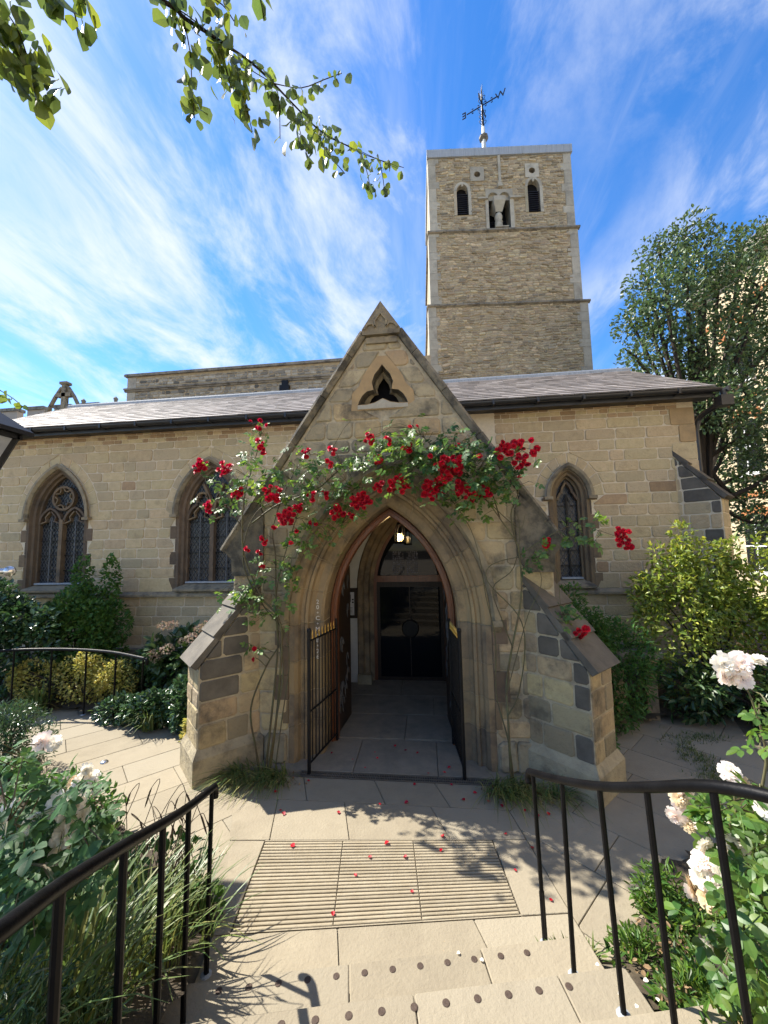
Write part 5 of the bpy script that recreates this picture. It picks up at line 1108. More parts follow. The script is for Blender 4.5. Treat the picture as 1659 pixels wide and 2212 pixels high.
# ---------------------------------------------------------------- planting
def pd(u, v, D): return CAM+ray(u, v)*D
def foliage(name, VF, m, parent): return obj(name, VF, m, parent, kind='stuff')
def shrub(name, lab, cat, blobs, n, L, m, base, stems=6, group=None, **kw):
    r = root(name, lab, cat, base, group=group)
    foliage('foliage', crown(blobs, n, L, **kw), m, r)
    st = []
    for b in blobs[:max(stems, 1)]:
        for k in range(2):
            e = Vector(b[:3])+Vector([random.uniform(-.5, .5)*b[3+i] for i in range(3)]); s = Vector(base)+Vector((random.uniform(-.1, .1), random.uniform(-.1, .1), 0))
            st.append(tube([s, s.lerp(e, .5)+Vector((random.uniform(-.08, .08), random.uniform(-.08, .08), .08)), e], [.022, .014, .005], 5))
    obj('stems', join(st), 'bark', r); return r
def lump(x, y, z, rx, ry, rz, k=5, f=.5):
    """a mound: main ellipsoid with smaller ones on its skin"""
    out = [(x, y, z, rx, ry, rz)]
    for i in range(k):
        d = unit(1)[0]; d[2] = abs(d[2])*.9; d[1] = -abs(d[1]) if random.random() < .7 else d[1]
        out.append((x+d[0]*rx*.85, y+d[1]*ry*.8, z+d[2]*rz*.85, rx*f*random.uniform(.6, 1), ry*f*random.uniform(.6, 1), rz*f*random.uniform(.6, 1)))
    return out
# beds against the aisle, left
shrub('glossy_shrub', 'large glossy dark shrub under the left window at the picture edge', 'shrub', lump(-8.2, 6.2, 1.15, 1.0, .7, .95, 6)+lump(-7.2, 6.2, .9, .8, .6, .75, 5), 7500, .10, 'leaf_gloss', (-7.9, 6.3, .1), wid=.55, up=1.0)
shrub('leafy_shrub', 'tall fresh green shrub climbing beside the left window', 'shrub', lump(-6.55, 6.75, 1.05, .62, .5, .9, 7)+[(-6.15, 6.95, 2.05, .18, .15, .42), (-6.75, 6.95, 2.1, .22, .15, .35), (-5.95, 6.8, 1.2, .3, .3, .45), (-6.0, 6.7, .6, .35, .35, .45)], 8500, .085, 'leaf_fern', (-6.5, 6.8, .1), up=.9)
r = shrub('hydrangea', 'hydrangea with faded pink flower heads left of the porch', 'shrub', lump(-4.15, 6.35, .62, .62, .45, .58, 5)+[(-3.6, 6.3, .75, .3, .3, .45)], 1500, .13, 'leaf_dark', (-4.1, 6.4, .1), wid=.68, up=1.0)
me = mesh('flower_head', *leaf_cloud((lambda d: d*np.array([.085, .085, .055]))(unit(90)), unit(90)+np.array([0, 0, .6]), unit(90), np.full(90, .03), .8), 'hydrangea')
for u, v in ((352, 1352), (372, 1350), (430, 1358), (446, 1352), (395, 1385), (362, 1402), (336, 1410), (338, 1422), (415, 1378), (440, 1400)): p = px(u, v, 'y', 6.0); inst('flower_head', me, r, p, (0, 0, random.random()*6), random.uniform(.8, 1.2))
shrub('golden_shrub', 'yellow variegated low shrub behind the back railing', 'shrub', lump(-6.55, 5.95, .42, .40, .25, .36, 4)+lump(-5.75, 5.98, .45, .42, .25, .40, 5)+lump(-5.15, 6.0, .40, .34, .25, .36, 4), 5200, .048, 'leaf_gold', (-5.9, 6.1, .08), wid=.6, up=.9)
shrub('ground_cover', 'glossy low ground cover spilling over the left path by the buttress', 'ground cover', lump(-4.7, 5.6, .16, .40, .25, .2, 4)+lump(-4.05, 5.5, .22, .42, .3, .28, 5)+lump(-3.45, 5.45, .3, .36, .35, .38, 5)+[(-3.1, 5.15, .12, .22, .25, .2)], 4200, .075, 'leaf_gloss', (-4.1, 5.6, .03), wid=.6, up=1.1)
shrub('lime_ground_cover', 'yellow green patch of low leaves against the left buttress', 'ground cover', lump(-3.05, 4.98, .16, .20, .2, .2, 4), 700, .06, 'leaf_gold', (-3.05, 5.0, .03), wid=.6)
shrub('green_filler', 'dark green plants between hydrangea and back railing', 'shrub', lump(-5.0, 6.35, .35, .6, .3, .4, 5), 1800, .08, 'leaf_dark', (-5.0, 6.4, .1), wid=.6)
r = root('iris_clump', 'strappy iris leaves with yellowing tips in front of the golden shrub', 'plant', (-6.25, 5.75, .05)); foliage('blades', blades((-6.25, 5.72, .04), 60, .62, .32, lean=.8, w=.035, rad=.14), 'blade', r); foliage('dry_blades', blades((-6.35, 5.66, .04), 26, .4, .4, lean=1.2, w=.028, rad=.12), 'blade_dry', r)
r = root('grass_tuft', 'green grass tuft by the end post of the back railing', 'grass', (-4.0, 5.35, .03)); foliage('blades', blades((-4.0, 5.35, .03), 120, .55, .32, lean=.9, w=.014, rad=.16), 'blade', r)
shrub('silver_shrub', 'grey green fine-leaved shrub at the left edge beside the path', 'shrub', lump(-5.0, 4.15, .36, .62, .4, .42, 7), 4800, .055, 'leaf_gloss', (-5.0, 4.1, .05), wid=.24, up=.8)
# right beds
shrub('laurel_shrub', 'big yellow green laurel shrub right of the porch against the aisle', 'shrub', lump(3.9, 6.35, 1.25, .78, .5, 1.1, 14, .34)+lump(4.75, 6.3, 1.2, .7, .55, 1.0, 12, .34)+lump(5.6, 6.2, 1.05, .65, .55, .95, 9, .34)+[(3.3+2.4*random.random(), 6.15+.3*random.random(), 2.0+.45*random.random(), .10, .10, .24) for i in range(16)]+[(3.85, 6.35, 2.55, .18, .16, .32), (4.1, 6.3, 2.3, .3, .25, .3), (3.25, 6.35, 1.75, .22, .2, .35)], 13000, .082, 'leaf_laurel', (4.4, 6.5, .05), wid=.46, up=.7, shell=.62)
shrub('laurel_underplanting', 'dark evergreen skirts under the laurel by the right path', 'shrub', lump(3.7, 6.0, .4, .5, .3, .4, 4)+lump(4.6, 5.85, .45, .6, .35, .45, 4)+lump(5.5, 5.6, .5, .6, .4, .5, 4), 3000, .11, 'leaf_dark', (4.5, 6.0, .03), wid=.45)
shrub('fern_shrub', 'feathery mid green shrub right of the right buttress', 'shrub', lump(2.15, 6.1, .95, .42, .35, .75, 7)+lump(2.75, 6.1, .75, .45, .35, .65, 7)+[(2.15, 6.3, 1.7, .25, .2, .22), (2.45, 5.75, .3, .4, .25, .3)], 8500, .07, 'leaf_fern', (2.4, 6.2, .04), wid=.36, up=.8)
shrub('weedy_clump', 'small leafy clump at the foot of the right buttress', 'plant', lump(1.95, 5.15, .18, .24, .22, .24, 5), 900, .06, 'leaf_fern', (1.95, 5.2, .02), wid=.6)
r = root('grass_tuft', 'dark grass tuft between right buttress and feathery shrub', 'grass', (2.1, 5.5, .03)); foliage('blades', blades((2.1, 5.5, .03), 130, .6, .35, lean=.8, w=.014, rad=.18), 'blade', r)
V = []; 
for cx_, cy_, rx, ry, n in ((3.05, 5.1, .16, .55, 900), (3.4, 5.6, .35, .12, 400), (2.95, 4.55, .2, .35, 500)):
    for i in range(n//6):
        V.append(blades((cx_+random.gauss(0, .5)*rx, cy_+random.gauss(0, .5)*ry, -.02), 6, .07, .05, w=.006, seg=2, rad=.04))
tag(obj('rough_grass', join(V), 'blade'), 'strip of rough grass along the edge of the right path', 'grass', kind='stuff')
tb = root('stone_tomb', 'weathered stone table tomb half hidden under the shrubs at right', 'tomb', (3.05, 6.25, 0))
obj('top_slab', stone([(2.45, 6.05), (3.3, 6.05), (3.3, 6.7), (2.45, 6.7)], FLAT(.95), .002, 0, .012, sink=.09), 'ledge', tb)
for x in (2.62, 3.06): obj('pillar', join([box(x, x+.15, 6.1, 6.25, 0, .80), box(x-.025, x+.175, 6.075, 6.275, .80, .86)]), 'porch_stone', tb)
# grass tufts with litter at the foot of the porch
for k, (c, lab) in enumerate((((-1.95, 4.30), 'drooping dry grass tuft at the left rose root'), ((.95, 4.30), 'drooping dry grass tuft at the right rose root'))):
    s = -1 if k == 0 else 1; r = root('grass_tuft', lab, 'grass', (c[0], c[1], 0))
    foliage('blades', join([blades((c[0]+random.uniform(-.32, .32), c[1]+random.uniform(-.08, .1)-(.05 if k else 0), .0), 16, .32, .28, lean=1.25, w=.012, rad=.08, dirbias=(.3*s, -.6)) for i in range(14)]), 'blade', r)
    foliage('dry_blades', join([blades((c[0]+random.uniform(-.4, .4), c[1]+random.uniform(-.08, .08), .0), 11, .24, .3, lean=1.4, w=.010, rad=.08, dirbias=(.2*s, -.6)) for i in range(14)]), 'blade_dry', r)
    n = 260; P = np.stack([c[0]+rng.normal(0, .24, n), c[1]-.06+rng.normal(0, .07, n), np.full(n, .012)+rng.random(n)*.015], 1)
    foliage('leaf_litter', leaf_cloud(P, unit(n)*.4+np.array([0, 0, 1]), unit(n), rng.uniform(.02, .045, n), .6), 'litter', r)
# ---------------------------------------------------------------- tree behind the right end of the aisle
tr = root('tall_tree', 'tall dark leafy tree behind the right corner of the aisle', 'tree', (7.4, 11.2, 0)); bl = []
for u, v, rr in ((1425, 545, 40), (1480, 512, 45), (1402, 620, 48), (1365, 700, 38), (1440, 660, 62), (1525, 560, 58), (1550, 640, 70), (1600, 545, 50), (1645, 520, 42), (1640, 640, 70), (1375, 775, 36), (1440, 760, 60), (1530, 760, 75), (1620, 770, 80), (1400, 690, 40), (1480, 600, 55),
                 (1545, 870, 60), (1620, 880, 70), (1570, 960, 46), (1630, 1000, 55), (1555, 1050, 34), (1610, 1090, 50), (1500, 820, 50), (1640, 1130, 40), (1700, 700, 80), (1720, 850, 90), (1700, 1000, 70)):
    y = 11+random.uniform(-.9, 1.3); p = px(u, v, 'y', y); s = rr/830*y*1.12; bl.append((p.x, p.y, p.z, s*1.05, s*1.0, s*.95))
foliage('crown', crown(bl, 24000, .112, up=.5, wid=.55, shell=.25, flat=.9), 'leaf_tree', tr)
tk = [tube(smooth_path([(7.35, 11.2, 0), (7.3, 11.15, 2.5), (7.32, 11.1, 4.4), (7.5, 11.0, 6.6), (7.75, 11, 9.0)], 4), [.30]+[.26-.012*i for i in range(16)], 9)]
for b in bl:
    s = Vector((7.32+random.uniform(-.1, .2), 11.1, random.uniform(3.2, 6.0))); e = Vector(b[:3]); mid = s.lerp(e, .55)+Vector((0, 0, -.15)); tk.append(tube(smooth_path([s, mid, e, e+Vector((random.uniform(-.3, .3), 0, b[5]*.6))], 3), [.075-.0065*i for i in range(10)], 5))
for k in range(26):
    b = random.choice(bl); e = Vector(b[:3]); tk.append(tube([e, e+Vector((random.uniform(-.8, .8)*b[3], random.uniform(-.5, .5)*b[3], random.uniform(.1, .9)*b[5]))], [.02, .005], 4))
obj('trunk', join(tk), 'bark', tr)
# ---------------------------------------------------------------- overhanging lime branches (trunk stands left of the picture)
lt = root('lime_tree', 'tree reaching leafy branches into the top left of the sky', 'tree', (-3.6, .1, .9))
MA = smooth_path([(-3.6, .1, .6), (-3.55, .15, 2.5), (-3.4, .3, 4.2), (-2.6, .8, 5.1), (-1.9, 1.1, 5.2), pd(330, -10, 1.75), pd(400, 40, 1.85), pd(480, 92, 2.0), pd(560, 150, 2.2), pd(640, 232, 2.5), pd(700, 290, 2.75), pd(760, 318, 2.95), pd(830, 350, 3.2), pd(872, 362, 3.3)], 4)
wood = [tube(MA, [max(.004, .16*(1-i/22)) if i < 16 else max(.0024, .011-.0003*(i-16)) for i in range(len(MA))], 8)]
leaf_me = [mesh('leaf', *leaf_shape(.066*s, .86, .2, .22, 6, .06), 'leaf_lime') for s in (.8, 1, 1.15)]
nleaf = [0]; extra = []
def xmesh(me, M): return [tuple(M @ v.co) for v in me.vertices], [tuple(p.vertices) for p in me.polygons]
def leaf_at(me, parent, p, R, sc, count, ext, limit=300):
    if count < limit: inst('leaf', me, parent, p, R, sc)
    else: ext.append(xmesh(me, Matrix.Translation(p) @ R.to_4x4() @ Matrix.Scale(sc, 4)))
def hang(path, n, sp_, sc=1.0):
    path = [Vector(p) for p in path]; wood.append(tube(path, [.0042]+[.003]*(len(path)-1), 4))
    n = int(n*1.35)
    for i in range(n):
        f = (i+random.random())/n*(len(path)-1); k = min(int(f), len(path)-2); p = path[k].lerp(path[k+1], f-k)+Vector((random.gauss(0, sp_), random.gauss(0, sp_), random.gauss(0, sp_*.7)))
        a = Vector((random.gauss(0, .45), random.gauss(0, .45), -1)); nn = Vector((random.gauss(0, 1), -.6+random.gauss(0, .7), random.gauss(.2, .5)))
        leaf_at(random.choice(leaf_me), lt, p, rot_to(a, nn), sc*random.uniform(.7, 1.25), nleaf[0], extra); nleaf[0] += 1
def dl(pts): return smooth_path([pd(*p) for p in pts], 3)
hang(dl([(395, 35, 1.85), (410, 110, 1.88), (415, 190, 1.9), (420, 255, 1.9)]), 26, .026)
hang(dl([(340, -5, 1.75), (400, 30, 1.83), (470, 85, 1.98)]), 20, .03)
hang(dl([(470, 85, 1.98), (500, 120, 2.05), (540, 150, 2.15), (590, 180, 2.3)]), 32, .04)
hang(dl([(500, 120, 2.05), (525, 200, 2.1), (545, 285, 2.12)]), 24, .03)
hang(dl([(470, 85, 1.98), (485, 140, 2.0), (500, 190, 2.0)]), 16, .03)
hang(dl([(560, 150, 2.2), (600, 200, 2.35), (605, 300, 2.35)]), 18, .028)
hang(dl([(590, 180, 2.3), (650, 190, 2.5), (700, 172, 2.6), (738, 158, 2.65)]), 18, .028, .9)
hang(dl([(630, 220, 2.45), (650, 290, 2.5), (665, 340, 2.5)]), 18, .03)
hang(dl([(640, 232, 2.5), (690, 280, 2.7), (740, 310, 2.9)]), 28, .045)
hang(dl([(740, 310, 2.9), (790, 335, 3.05), (872, 362, 3.3)]), 24, .035, .9)
hang(dl([(780, 330, 3.0), (795, 380, 3.0), (800, 415, 3.0)]), 14, .03, .9)
hang(dl([(820, 345, 3.15), (828, 390, 3.15), (832, 425, 3.15)]), 9, .02, .85)
hang(dl([(690, 280, 2.7), (700, 320, 2.7), (745, 375, 2.75)]), 14, .035)
hang(dl([(430, -20, 1.7), (480, 10, 1.75), (505, 45, 1.75)]), 12, .028)
hang(dl([(540, -30, 1.9), (570, -5, 1.9)]), 5, .02)
hang(dl([(-20, -20, 1.4), (30, 50, 1.45), (55, 110, 1.5), (70, 180, 1.5)]), 46, .045)
hang(dl([(-10, 60, 1.45), (20, 120, 1.5), (50, 190, 1.5)]), 22, .035)
hang(dl([(70, 180, 1.5), (78, 205, 1.5), (80, 228, 1.5)]), 2, .004, 1.2)
hang(dl([(90, -20, 1.5), (120, 5, 1.5), (155, 20, 1.52), (165, 45, 1.52)]), 10, .02)
hang(dl([(100, -25, 1.5), (110, 10, 1.5)]), 4, .015); hang(dl([(170, -20, 1.52), (185, 10, 1.52)]), 4, .012)
hang(dl([(-5, 840, 3.0), (30, 862, 3.05), (50, 880, 3.05)]), 10, .035, .8)
wood.append(tube(smooth_path([(-3.4, .3, 4.2), (-2.9, .7, 4.5), pd(-20, -20, 1.4)], 4), .02, 5)); wood.append(tube(smooth_path([(-3.4, .3, 4.2), (-3.6, 1.6, 3.9), pd(-5, 840, 3.0)], 4), .012, 5))
for a, b in (((330, -10, 1.75), (430, -20, 1.7)), ((430, -20, 1.7), (540, -30, 1.9)), ((-20, -20, 1.4), (90, -20, 1.5)), ((90, -20, 1.5), (170, -20, 1.52)), ((-20, -20, 1.4), (-10, 60, 1.45))): wood.append(tube([pd(*a), pd(*b)], .004, 4))
ub = [(-4.9, 2.1, 5.2, .8, .55, .5), (-4.5, 1.4, 5.6, .8, .6, .5), (-4.0, .6, 5.6, .8, .6, .6), (-5.4, 2.4, 5.0, .6, .4, .5), (-3.2, -.2, 5.8, .8, .6, .6)]
for b in ub: wood.append(tube(smooth_path([(-3.5, .2, 3.6), ((-3.5+b[0])/2, (.2+b[1])/2, 4.9), b[:3]], 4), .03, 5))
obj('trunk', join(wood), 'bark', lt, smooth=True)
if extra: obj('small_leaves', join(extra), 'leaf_lime', lt, kind='stuff')
foliage('crown', crown(ub, 2600, .075, up=.4, wid=.8, shell=.3), 'leaf_lime', lt)
# ---------------------------------------------------------------- climbing roses on the porch
red = [rose_mesh('flower', 'petal_red', .038*s, RED) for s in (.85, 1, 1.12)]
cleaf = [compound_leaf('leaf', 'leaf_rose', .125*s) for s in (.8, 1)]; cleaf_d = [compound_leaf('leaf', 'leaf_rose_dark', .12*s) for s in (.85, 1.05)]
RY = 4.47
def rp(u, v, y=RY): return px(u, v, 'y', y)
def climbing(lab, base, canes, flowers, leafs, dark):
    r = root('climbing_rose', lab, 'rose', base); nodes = []
    for c in canes:
        rad, pts = c[0], c[1:]; P = []
        for i, (u, v) in enumerate(pts):
            P.append(rp(u, v, (RY-.10 if v > 1500 else RY)+random.uniform(-.035, .02)))
        if pts[0][1] > 1650: P[0] = Vector((P[0].x, 4.36, .0))
        P = smooth_path(P, 5); n = len(P); obj('cane', tube(P, [rad*(1-.72*i/n) for i in range(n)], 6), 'cane', r, smooth=True); nodes += [p for p in P if p.z > 1.0]
    def near(p): return min(nodes, key=lambda q: (q-p).length_squared)
    tw = []
    for u, v, k, s in flowers:
        c = rp(u, v, RY-(random.uniform(.12, .34) if v < 1130 else random.uniform(.05, .14))); q = near(c)
        if (q-c).length > .03: tw.append(tube([q, q.lerp(c, .5)+Vector((0, -.05, .05)), c+Vector((0, .02, .0))], [.005, .004, .003], 4))
        rr = .030*math.sqrt(k)*s
        for i in range(k):
            t = i*2.4; d = rr*math.sqrt((i+.3)/k); p = c+Vector((d*math.cos(t)*1.05, random.uniform(-.05, .0)-.02*random.random(), d*math.sin(t)*.95))
            inst('flower', random.choice(red), r, p, rot_to(Vector((random.uniform(-1, 1), .3, random.uniform(-1, 1))), Vector((random.gauss(-.1, .5), -.9, random.gauss(.45, .4)))), s*random.uniform(.8, 1.1))
            tw.append(tube([c+Vector((0, .03, .02)), p], .002, 3))
    cnt = 0; ext = []
    for u, v, rad, k in sorted(leafs, key=lambda q: random.random()):
        for i in range(int(k*2.1)):
            p = rp(u+random.gauss(0, .62)*rad, v+random.gauss(0, .55)*rad, RY-abs(random.gauss(0, .22 if v < 1090 else .08))+.02); q = near(p); cnt += 1
            a = Vector((random.gauss(0, .9), random.gauss(-.45, .5), random.gauss(-.15, .6))); nn = Vector((random.gauss(-.2, .45), random.gauss(-.35, .4), random.uniform(.3, 1.1)))
            leaf_at(random.choice(cleaf_d if (random.random() < dark) else cleaf), r, p, rot_to(a, nn), random.uniform(.85, 1.35), cnt, ext)
            if i % 2 == 0 and (q-p).length < .5: tw.append(tube([q, q.lerp(p, .6)+Vector((random.gauss(0, .02), -.02, .03)), p], [.0035, .003, .002], 3))
    if ext: obj('small_leaves', join(ext), 'leaf_rose', r, kind='stuff')
    obj('twigs', join(tw), 'cane', r, kind='stuff'); return r
c5 = lambda x, y: (365+.28*x, 862.7+.28*y); c6 = lambda x, y: (796.3+.34*x, 862.7+.34*y)
FL = [(*c5(x, y), k, s) for x, y, k, s in ((255, 520, 9, 1), (440, 545, 9, 1), (635, 190, 1, 1), (700, 172, 1, 1), (705, 235, 2, 1), (762, 212, 1, 1.1), (725, 345, 3, .9), (735, 395, 3, 1), (545, 735, 5, 1), (310, 835, 4, 1.05), (810, 725, 11, 1), (915, 915, 12, 1), (1005, 845, 5, .9), (1065, 425, 4, .9), (1270, 400, 3, 1), (1245, 495, 3, .9), (1215, 735, 3, .85), (1110, 760, 4, .9), (820, 1000, 2, .9), (745, 1085, 3, .9), (945, 1110, 1, 1), (990, 1018, 1, .7), (1125, 965, 2, .9), (620, 1165, 2, .8), (718, 1187, 2, .8), (732, 1290, 2, .9), (1480, 785, 14, .95), (1310, 870, 8, 1), (1410, 900, 3, .8), (1560, 320, 5, .85))]+[(551, 1399, 1, .9), (550, 1422, 1, .9)]
LF = [(560, 1000, 45, 13), (600, 1040, 55, 16), (645, 1020, 45, 13), (685, 1010, 40, 12), (725, 1055, 55, 24), (765, 1012, 48, 20), (700, 1130, 45, 13), (655, 1150, 40, 13), (590, 1305, 45, 15), (600, 1220, 40, 9), (540, 1270, 35, 9), (520, 1050, 38, 14), (485, 1085, 28, 8), (632, 1235, 26, 9), (520, 1300, 22, 7), (550, 1400, 12, 5), (562, 945, 22, 8), (745, 1100, 40, 12), (560, 1060, 40, 14), (470, 1030, 22, 6), (640, 1090, 40, 12), (790, 990, 35, 14), (555, 1320, 22, 6)]
CL = [(.013, (572, 1695), (585, 1560), (600, 1400), (596, 1290), (595, 1200), (590, 1140), (620, 1050), (660, 990), (720, 965)),
      (.012, (562, 1695), (553, 1620), (542, 1530), (575, 1440), (612, 1370), (570, 1310), (528, 1230), (530, 1160), (560, 1100), (620, 1075), (690, 1060)),
      (.014, (580, 1692), (602, 1500), (606, 1350), (565, 1290), (530, 1210), (523, 1150), (527, 1080), (542, 1020), (560, 960), (563, 930)),
      (.007, (527, 1150), (500, 1100), (478, 1060), (455, 1030), (440, 1012)), (.011, (545, 1130), (600, 1090), (680, 1060), (740, 1010), (800, 980), (850, 972)),
      (.007, (595, 1200), (650, 1205), (700, 1180), (740, 1130)), (.008, (590, 1690), (608, 1560), (625, 1420), (600, 1340), (545, 1290), (515, 1260)),
      (.010, (576, 1692), (592, 1580), (612, 1450), (598, 1360), (600, 1260), (640, 1120), (665, 1060), (690, 1030))]
climbing('red climbing rose trained up the left side of the porch', (-1.95, 4.36, 0), CL, FL, LF, .3)
FRr = [(*c6(x, y), k, s) for x, y, k, s in ((10, 240, 3, .8), (50, 385, 6, .95), (130, 265, 3, .95), (255, 310, 5, .9), (255, 185, 1, .9), (298, 180, 1, .9), (190, 545, 14, 1), (70, 560, 5, .9), (410, 575, 17, 1), (520, 430, 19, 1.05), (580, 570, 9, 1), (650, 620, 5, .9), (735, 595, 7, .85), (690, 368, 1, 1), (580, 310, 2, .8), (385, 362, 1, .9), (480, 500, 6, .9), (860, 325, 9, 1.1), (940, 300, 6, 1.1), (965, 400, 8, 1.1), (1018, 262, 1, 1.1), (1050, 318, 1, 1.1), (1028, 348, 1, 1), (950, 500, 1, .9), (1120, 910, 4, .8), (1590, 860, 9, .9), (1620, 920, 6, .85), (1345, 1480, 5, 1.05))]
LR = [(850, 965, 42, 24), (890, 975, 45, 26), (930, 985, 50, 30), (972, 965, 42, 26), (1010, 992, 40, 24), (1000, 1045, 52, 26), (1052, 1000, 40, 22), (1080, 1035, 38, 17), (1100, 1005, 28, 12), (952, 1025, 45, 24), (1040, 1065, 36, 14), (1100, 1065, 26, 8), (1225, 1320, 16, 7), (1212, 1345, 14, 6), (1220, 1150, 22, 6), (1285, 1140, 22, 6), (1270, 1172, 10, 3), (870, 1020, 40, 16), (825, 985, 32, 12), (1000, 1100, 26, 6), (1145, 1215, 22, 5), (1165, 1185, 16, 4)]
CR = [(.014, (1105, 1695), (1098, 1560), (1094, 1480), (1106, 1400), (1126, 1290), (1122, 1200), (1114, 1170), (1080, 1120), (1050, 1080), (1010, 1050), (960, 1010), (900, 980)),
      (.010, (1112, 1695), (1098, 1600), (1072, 1500), (1070, 1380), (1050, 1290), (1035, 1200), (1010, 1130), (960, 1060)),
      (.008, (1098, 1545), (1120, 1500), (1134, 1400), (1120, 1330), (1056, 1260), (1056, 1225), (1100, 1207), (1150, 1206), (1200, 1225), (1210, 1300), (1218, 1345)),
      (.008, (1122, 1200), (1150, 1180), (1200, 1150), (1240, 1135), (1290, 1145), (1335, 1160)), (.009, (1114, 1170), (1104, 1110), (1120, 1060), (1110, 1010), (1105, 985)),
      (.009, (1080, 1120), (1060, 1060), (1030, 1020), (980, 990)), (.007, (1094, 1500), (1110, 1440), (1140, 1330), (1170, 1250), (1130, 1170)), (.006, (1205, 1300), (1225, 1340), (1250, 1368)),
      (.008, (1108, 1400), (1085, 1340), (1065, 1270), (1110, 1225), (1122, 1130), (1090, 1060)), (.006, (940, 1000), (930, 960), (895, 930), (890, 925)), (.006, (1050, 1080), (1120, 1140), (1135, 1110))]
climbing('red climbing rose trained up the right side of the porch', (.85, 4.36, 0), CR, FRr, LR, .75)
# ---------------------------------------------------------------- white shrub roses beside the steps
wr = {m: [rose_mesh('flower', m, .044*s, WHITE) for s in (.85, 1, 1.15)] for m in ('petal_white', 'petal_blush', 'petal_faded')}
bleaf = {m: [compound_leaf('leaf', m, (.125 if m == 'leaf_rose_dark' else .15)*s) for s in (.8, 1, 1.15)] for m in ('leaf_rose_dark', 'leaf_rose_bright')}
def rosebush(lab, base, fl, regions, lm, canes):
    r = root('rose_bush', lab, 'rose', base); nodes = []; tw = []
    for c in canes:
        P = smooth_path([Vector(base)+Vector((random.uniform(-.12, .12), random.uniform(-.12, .12), 0))]+[pd(*p) for p in c], 4); n = len(P); obj('cane', tube(P, [.009*(1-.7*i/n) for i in range(n)], 6), 'cane', r, smooth=True); nodes += P[2:]
    near = lambda p: min(nodes, key=lambda q: (q-p).length_squared)
    for u, v, D, m, s in fl:
        p = pd(u, v, D); q = near(p); tw.append(tube([q, q.lerp(p, .55)+Vector((0, 0, -.02)), p], [.004, .003, .0025], 4))
        inst('flower', random.choice(wr[m]), r, p, rot_to(Vector((random.uniform(-1, 1), .2, random.uniform(-1, 1))), Vector((random.gauss(-.25, .4), -.75, random.gauss(.7, .3)))), s*1.12)
    for u, v, D, ru, rv, k in regions:
        for i in range(int(k*(1.5 if lm == 'leaf_rose_dark' else 1.1))):
            p = pd(u+random.gauss(0, .5)*ru, v+random.gauss(0, .5)*rv, D*random.uniform(.9, 1.12)); q = near(p)
            if p.z < ramp(p.x, p.y)+.03: p.z = ramp(p.x, p.y)+.03+random.random()*.1
            a = Vector((random.gauss(0, .8), random.gauss(-.3, .6), random.gauss(-.1, .45))); nn = Vector((random.gauss(-.2, .4), random.gauss(-.3, .4), 1))
            inst('leaf', random.choice(bleaf[lm]), r, p, rot_to(a, nn), random.uniform(.65, 1.1))
            if i % 3 == 0 and (q-p).length < .45: tw.append(tube([q, q.lerp(p, .6)+Vector((0, 0, .03)), p], [.004, .003, .002], 3))
    obj('twigs', join(tw), 'cane', r, kind='stuff'); return r
W_, B_, F_ = 'petal_white', 'petal_blush', 'petal_faded'
rosebush('white rose bush left of the left handrail', (-2.0, 1.75, .45),
    [(128, 1738, 1.62, W_, 1), (152, 1748, 1.6, W_, 1.1), (172, 1738, 1.62, W_, 1), (180, 1765, 1.6, W_, .7), (72, 1785, 1.55, W_, .9), (82, 1775, 1.55, W_, .7), (14, 1768, 1.5, W_, 1.15), (138, 1800, 1.55, W_, .95), (148, 1808, 1.55, W_, .7), (132, 1838, 1.55, W_, 1.05), (122, 1815, 1.55, W_, .5), (92, 1603, 2.15, B_, 1.1), (118, 1606, 2.15, W_, .85), (188, 1662, 2.1, W_, .8), (178, 1690, 2.1, W_, 1.1), (196, 1682, 2.1, W_, .9), (162, 1692, 2.12, F_, .8), (212, 1702, 2.1, W_, .7), (55, 1728, 1.8, F_, .8), (5, 1715, 1.7, B_, .7)],
    [(60, 1700, 1.75, 80, 60, 34), (130, 1780, 1.65, 75, 70, 44), (40, 1830, 1.5, 70, 80, 34), (185, 1770, 1.75, 50, 60, 26), (100, 1900, 1.5, 90, 60, 36), (190, 1860, 1.65, 50, 60, 20), (30, 1640, 1.95, 60, 30, 14), (60, 1960, 1.45, 70, 50, 20), (150, 1720, 1.85, 60, 40, 14)], 'leaf_rose_dark',
    [((120, 1900, 1.6), (140, 1800, 1.6), (150, 1750, 1.62)), ((80, 1880, 1.55), (60, 1800, 1.55), (20, 1775, 1.52)), ((130, 1850, 1.8), (150, 1740, 2.0), (185, 1670, 2.1)), ((90, 1800, 1.8), (85, 1680, 2.0), (95, 1610, 2.14)), ((60, 1900, 1.5), (20, 1850, 1.5)), ((170, 1880, 1.65), (190, 1790, 1.7), (205, 1710, 2.0))])
